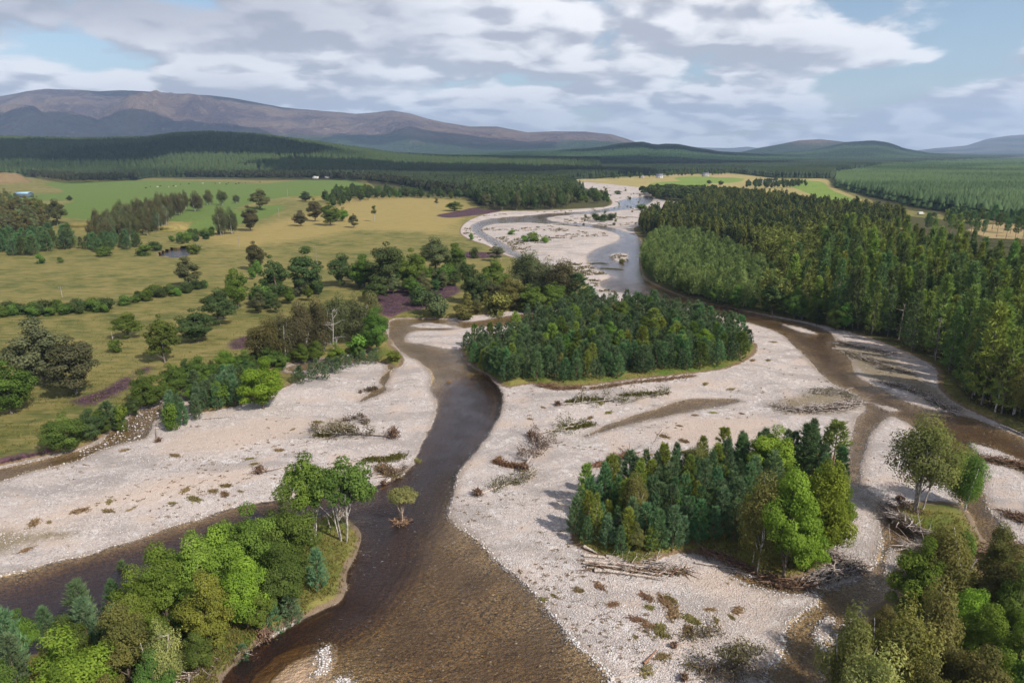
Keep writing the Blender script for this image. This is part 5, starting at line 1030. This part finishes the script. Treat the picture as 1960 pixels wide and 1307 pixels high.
for k in range(4):
    mb = MB(); n = 160; P = r.normal(0, .3, (n, 3)) * np.array([1.2, .8, .0]); needles(mb, r, P, r.normal(0, .7, (n, 3)) + np.array([0, 0, 1]), .42, .05, r.random(n)); P[:, 2] = r.uniform(.02, .2, n); blades(mb, r, P, np.tile([0, 0, 1.], (n, 1)), .14, .08, r.random(n)); o = mb.build('t', LEAF); tp.append(o.data); bpy.data.objects.remove(o)
for i, (u, v) in enumerate(TU):
    p = P3(u, v); o = bpy.data.objects.new('grass_tussock', tp[i % 4]); COL.objects.link(o); o.location = p; s = r.uniform(.45, 1.2); o.scale = (s * r.uniform(1, 1.5), s, s * .75); o.rotation_euler = (0, 0, r.random() * 6.28)
    o.color = random.choice([(.26, .20, .11, 1), (.30, .21, .13, 1), (.24, .21, .09, 1)]); tag(o, 'low brown-green tussock scattered on the open pale gravel', 'tussock', 'tussocks on the gravel bars')
mb = MB(); r = np.random.default_rng(9)
for ln in BG:
    for k in range(len(ln) - 1):
        for s in np.linspace(0, 1, 14):
            p = P3(ln[k][0] * (1 - s) + ln[k + 1][0] * s, ln[k][1] * (1 - s) + ln[k + 1][1] * s); n = 40; P = p + r.normal(0, .6, (n, 3)) * np.array([1, 1, 0]); P[:, 2] = p[2] + r.uniform(0, .25, n); blades(mb, r, P, np.tile([0, 0, 1.], (n, 1)), .2, .08, r.random(n))
o = mb.build('green_weed', LEAF); o.color = (.12, .13, .035, 1); tag(o, 'low green weed growing in strips on the gravel', 'weeds', kind='stuff')
# rough grass on the islands and banks near the camera
uv = np.stack([r.uniform(-60, 2020, 90000), 560 + 760 * r.random(90000) ** .7], 1); c_ = lut(sdC, uv[:, 0], uv[:, 1]); X, Y, Z, t = gp(uv[:, 0], uv[:, 1])
m = (c_ < -.6) & (lut(sdW, uv[:, 0], uv[:, 1]) < -.5) & ((c_ > -9) | (uv[:, 0] < 1200)) & (lut(n5, uv[:, 0], uv[:, 1]) > .38); mb = MB(); n = m.sum(); P = np.stack([X[m], Y[m], Z[m]], 1); tn = r.random(n)
for k in range(2): needles(mb, r, P + r.normal(0, .12, (n, 3)) * np.array([1, 1, 0]), r.normal(0, .5, (n, 3)) + np.array([0, 0, 1]), .42, .07, tn)
o = mb.build('rough_grass', LEAF); o.color = (.19, .17, .055, 1); tag(o, 'rough grass along the river banks and islands', 'grass', kind='stuff')
# buildings
def hmat(name, c, rough=.8, n=.15):
    m, T = mat(name); nz = T.noise(T.n('ShaderNodeTexCoord').outputs['Object'], 1.5, 4); T.n('ShaderNodeOutputMaterial', {0: T.n('ShaderNodeBsdfPrincipled', {'Base Color': T.mix(T.m('MULTIPLY', nz, n * 2), c, tuple(x * .6 for x in c)), 'Roughness': rough}).outputs[0]}); return m
HM = dict(white=hmat('white_render', (.58, .57, .54)), slate=hmat('slate', (.17, .17, .20), .5), bluetin=hmat('blue_tin', (.30, .48, .60), .4), darkwall=hmat('dark_cladding', (.07, .10, .12)), tin=hmat('pale_tin', (.62, .64, .66), .4), glass=hmat('window_glass', (.03, .035, .04), .1), stonew=hmat('granite', (.36, .33, .31)), tan=hmat('tan_wall', (.40, .32, .25)), green=hmat('green_tin', (.10, .16, .12), .5))
def box(mb, a, b):
    x0, y0, z0 = a; x1, y1, z1 = b; mb.add([[x0,y0,z0],[x1,y0,z0],[x1,y1,z0],[x0,y1,z0],[x0,y0,z1],[x1,y0,z1],[x1,y1,z1],[x0,y1,z1]], [[0,3,2,1],[4,5,6,7],[0,1,5,4],[1,2,6,5],[2,3,7,6],[3,0,4,7]])
def house(name, u, v, Wd, Dp, Ht, roof, wall, rm, rz, label, wins=4, chim=0, cat='house', door=True):
    e = thing(name, P3(u, v, 0), label, cat, rz=rz); mb = MB(); w, d = Wd / 2, Dp / 2; box(mb, (-w, -d, -1.5), (w, d, Ht))
    for s in (-1, 1): mb.add([[s * w, -d, Ht], [s * w, d, Ht], [s * w, 0, Ht + roof * .96]], [[0, 1, 2]])
    mb.build('wall', HM[wall], e); mb = MB(); o_ = .35
    for s in (-1, 1):
        lo = (s * (d + o_), Ht - .12); hi = (0, Ht + roof); x0, x1 = -w - .3, w + .3
        mb.add([[x0, lo[0], lo[1]], [x1, lo[0], lo[1]], [x1, hi[0], hi[1]], [x0, hi[0], hi[1]], [x0, lo[0], lo[1] + .2], [x1, lo[0], lo[1] + .2], [x1, hi[0], hi[1] + .2], [x0, hi[0], hi[1] + .2]], [[0,1,2,3],[4,5,6,7],[0,1,5,4],[1,2,6,5],[2,3,7,6],[3,0,4,7]])
    rf = mb.build('roof', HM[rm], e)
    for k in range(chim): mb = MB(); x = (-w + .6) if k else (w - .6); box(mb, (x - .4, -.4, Ht + roof - .5), (x + .4, .4, Ht + roof + 1.1)); mb.build('chimney', HM['stonew'], rf)
    for k in range(wins): mb = MB(); x = -w + Wd * (k + .7) / (wins + .4); box(mb, (x - .45, -d - .03, Ht * .42), (x + .45, -d + .1, Ht * .8)); mb.build('window', HM['glass'], e)
    if door: mb = MB(); box(mb, (w * .1 - .5, -d - .04, 0), (w * .1 + .5, -d + .1, 2.05)); mb.build('door', HM['darkwall'], e)
house('farmhouse', 630, 341, 15, 9, 5.5, 5.0, 'white', 'slate', .5, 'grey slate-roofed farmhouse at the wood edge above the green field', 5, 2)
house('outbuilding', 604, 342, 11, 6, 3.2, 2.4, 'white', 'tin', .2, 'pale low outbuilding just left of the slate-roofed farmhouse', 2, 0, 'outbuilding')
house('farm_shed', 46, 378, 15, 9, 4.2, 1.4, 'darkwall', 'bluetin', -.05, 'shed with a pale blue tin roof at the left edge of the green field', 0, 0, 'shed')
house('white_barn', 1470, 352, 22, 10, 3.2, 1.6, 'white', 'tin', .05, 'long white barn among dark trees beside the far fields', 0, 0, 'barn')
house('cottage', 1350, 338, 12, 7, 4, 3, 'stonew', 'slate', .1, 'small dark-roofed cottage beside the far bright field', 2, 1)
house('cottage', 1262, 341, 12, 8, 4, 3.4, 'white', 'slate', -.3, 'white cottage with dark roof behind the far tan field', 3, 1)
house('cottage', 1238, 334, 9, 7, 5, 3, 'white', 'slate', .4, 'tiny white house in front of the dark woods over the far field', 2, 1)
house('long_house', 1100, 327, 22, 10, 5, 2, 'tin', 'tin', .05, 'pale long-roofed building in the dark valley forest', 0, 0, 'building')
house('cabin', 1228, 341, 8, 6, 3, 2, 'tan', 'slate', .2, 'brownish cabin at the edge of the far tan field', 1, 0)
# white van on the track at the right
e = thing('parked_van', P3(1762, 411, .1), 'white van parked at the forest edge beyond the runway field', 'van', rz=.3); mb = MB()
prof = [(-2.6, .4), (2.5, .4), (2.6, 1.1), (1.9, 1.3), (1.3, 2.1), (-2.5, 2.2), (-2.6, 1.9)]; n = len(prof)
mb.add([[x, s * .95, z_] for s in (-1, 1) for x, z_ in prof], [[i, (i + 1) % n, n + (i + 1) % n, n + i] for i in range(n)])
for s in (0, n):
    for i in range(1, n - 1): mb.add([[prof[j][0], (-.95 if s == 0 else .95), prof[j][1]] for j in (0, i, i + 1)], [[0, 1, 2]])
mb.build('body', HM['white'], e)
mb = MB(); box(mb, (1.35, -.97, 1.35), (1.75, .97, 1.9)); mb.build('windscreen', HM['glass'], e)
for x in (-1.7, 1.7):
    for y in (-.9, .9): mb = MB(); tube(mb, [(x, y - .1, .35), (x, y + .1, .35)], .35, 12); mb.build('wheel', HM['darkwall'], e)
# cattle on the green field
def cow_mesh():
    mb = MB(); tube(mb, [(-1.15, 0, .95), (-.95, 0, 1.0), (-.5, 0, 1.0), (.2, 0, .98), (.8, 0, 1.05), (1.1, 0, 1.12), (1.35, 0, 1.25), (1.6, 0, 1.3), (1.8, 0, 1.2), (2.0, 0, 1.05)], [.12, .34, .40, .42, .38, .30, .20, .17, .16, .08], 8)
    for x in (-.85, .85):
        for y in (-.22, .22): tube(mb, [(x, y, .85), (x + .03, y, .5), (x - .02, y, .25), (x, y, 0)], [.14, .09, .06, .07], 5)
    tube(mb, [(-1.15, 0, 1.2), (-1.28, 0, .9), (-1.25, 0, .5)], [.04, .03, .05], 4)
    for y in (-1, 1): tube(mb, [(1.6, y * .12, 1.4), (1.62, y * .32, 1.42)], [.05, .02], 4)
    return mb
o = cow_mesh().build('cow', BARK, None, True); cm_ = o.data; bpy.data.objects.remove(o)
for i, (u, v, w) in enumerate([(279,361,0),(288,358,0),(302,359,1),(307,357,0),(323,359,1),(333,357,0),(336,358,1),(346,354,0),(362,353,0),(388,352,1),(412,352,0),(421,352,1),(433,354,0),(437,351,0),(452,353,0),(457,352,0),(470,351,0),(498,350,0)]):
    o = bpy.data.objects.new('cow', cm_); COL.objects.link(o); o.location = P3(u, v); o.rotation_euler = (0, 0, i * 2.1); o.color = (.75, .7, .62, 1) if w else (.035, .025, .02, 1)
    tag(o, ('white' if w else 'black') + ' cow grazing with the herd on the green field', 'cow', ('white' if w else 'black') + ' cows on the green field')
# pale eroded bluff in the woods beyond the far river, and the dry knoll at the far left
def mound(u, v, wpx, hpx, dpt, name, c1, c2, lab, seed):
    p = P3(u, v, -1); t = gp(u, v)[3][0]; R = wpx * t / F / 2; hh = hpx * t / F; n = 40; m = 14; a = np.linspace(0, 2 * np.pi, n, endpoint=False); rr = np.linspace(0, 1, m)[:, None]
    X = rr * np.cos(a) * R; Y = rr * np.sin(a) * dpt; Z = hh * (1 - ss(rr, .45, 1)) * (.8 + .4 * fbm(X + 50, Y + 50, R * .4, seed)); i = np.arange(m - 1)[:, None] * n; j = np.arange(n)[None]; j2 = (j + 1) % n
    mt, T = mat(name + '_earth'); po = T.n('ShaderNodeNewGeometry').outputs['Position']; T.n('ShaderNodeOutputMaterial', {0: T.n('ShaderNodeBsdfDiffuse', {0: T.mix(T.noise(T.vm('MULTIPLY', po, (1, 1, 2)), .12, 6, .6), c1, c2)}).outputs[0]})
    o = mesh_obj(name, np.stack([X, Y, Z], -1).reshape(-1, 3), [np.stack([i + j, i + n + j, i + n + j2, i + j2], -1).reshape(-1, 4)], mat=mt, smooth=True); o.location = p; tag(o, kind='structure')
mound(1050, 342, 62, 12, 22, 'bluff', (.42, .31, .25), (.30, .22, .17), 'x', 5)
mound(0, 349, 120, 18, 40, 'knoll', (.22, .16, .08), (.13, .09, .05), 'x', 6)
mound(1130, 345, 90, 3, 20, 'bank', (.4, .32, .2), (.2, .17, .08), 'x', 7)

r = np.random.default_rng(15); uv = np.stack([r.uniform(880, 1320, 4000), r.uniform(352, 560, 4000)], 1); c_ = lut(sdC, uv[:, 0], uv[:, 1]); w_ = lut(sdW, uv[:, 0], uv[:, 1]); X, Y, Z, t = gp(uv[:, 0], uv[:, 1])
m = (c_ > 2) & (w_ < -1.5) & (fbm(X, Y, 25, 77, 3) > .56); mb = MB(); k = np.nonzero(m)[0][:420]
for i in k:
    n = 14; L = r.uniform(.6, 2.2); a = r.normal(0, .5); P = np.array([X[i], Y[i], Z[i]]) + r.normal(0, .35, (n, 3)) * np.array([1, 1, 0]) + r.uniform(-1, 1, n)[:, None] * L * np.array([math.cos(a), math.sin(a), 0]); P[:, 2] = Z[i] + r.uniform(0, .45, n); blades(mb, r, P, r.normal(0, 1, (n, 3)) + np.array([0, 0, .6]), .45, .2, r.random(n))
o = mb.build('flood_debris', LEAF); o.color = (.15, .12, .075, 1); tag(o, 'brown flood debris speckled over the far gravel flats', 'debris', kind='stuff')
r = np.random.default_rng(16); uv = np.stack([r.uniform(-40, 2000, 26000), r.uniform(600, 1320, 26000)], 1); c_ = lut(sdC, uv[:, 0], uv[:, 1]); w_ = lut(sdW, uv[:, 0], uv[:, 1]); X, Y, Z, t = gp(uv[:, 0], uv[:, 1])
m = (c_ > .3) & (w_ < -.8) & (fbm(X, Y, 9, 87, 3) > .60) & (r.random(len(X)) < .5); mb = MB()
for i in np.nonzero(m)[0][:520]:
    n = 9; L = r.uniform(.1, .5); a = r.normal(.1, .5); P = np.array([X[i], Y[i], 0]) + r.normal(0, .10, (n, 3)) * np.array([1, 1, 0]) + r.uniform(-1, 1, n)[:, None] * L * np.array([math.cos(a), math.sin(a), 0]); P[:, 2] = Z[i] + r.uniform(0.02, .14, n); blades(mb, r, P, r.normal(0, 1, (n, 3)) + np.array([0, 0, 1.]), .15, .05, r.random(n))
o = mb.build('drift_litter', LEAF); o.color = (.27, .21, .14, 1); tag(o, 'fine brown drift litter lying in lines on the gravel', 'litter', kind='stuff')
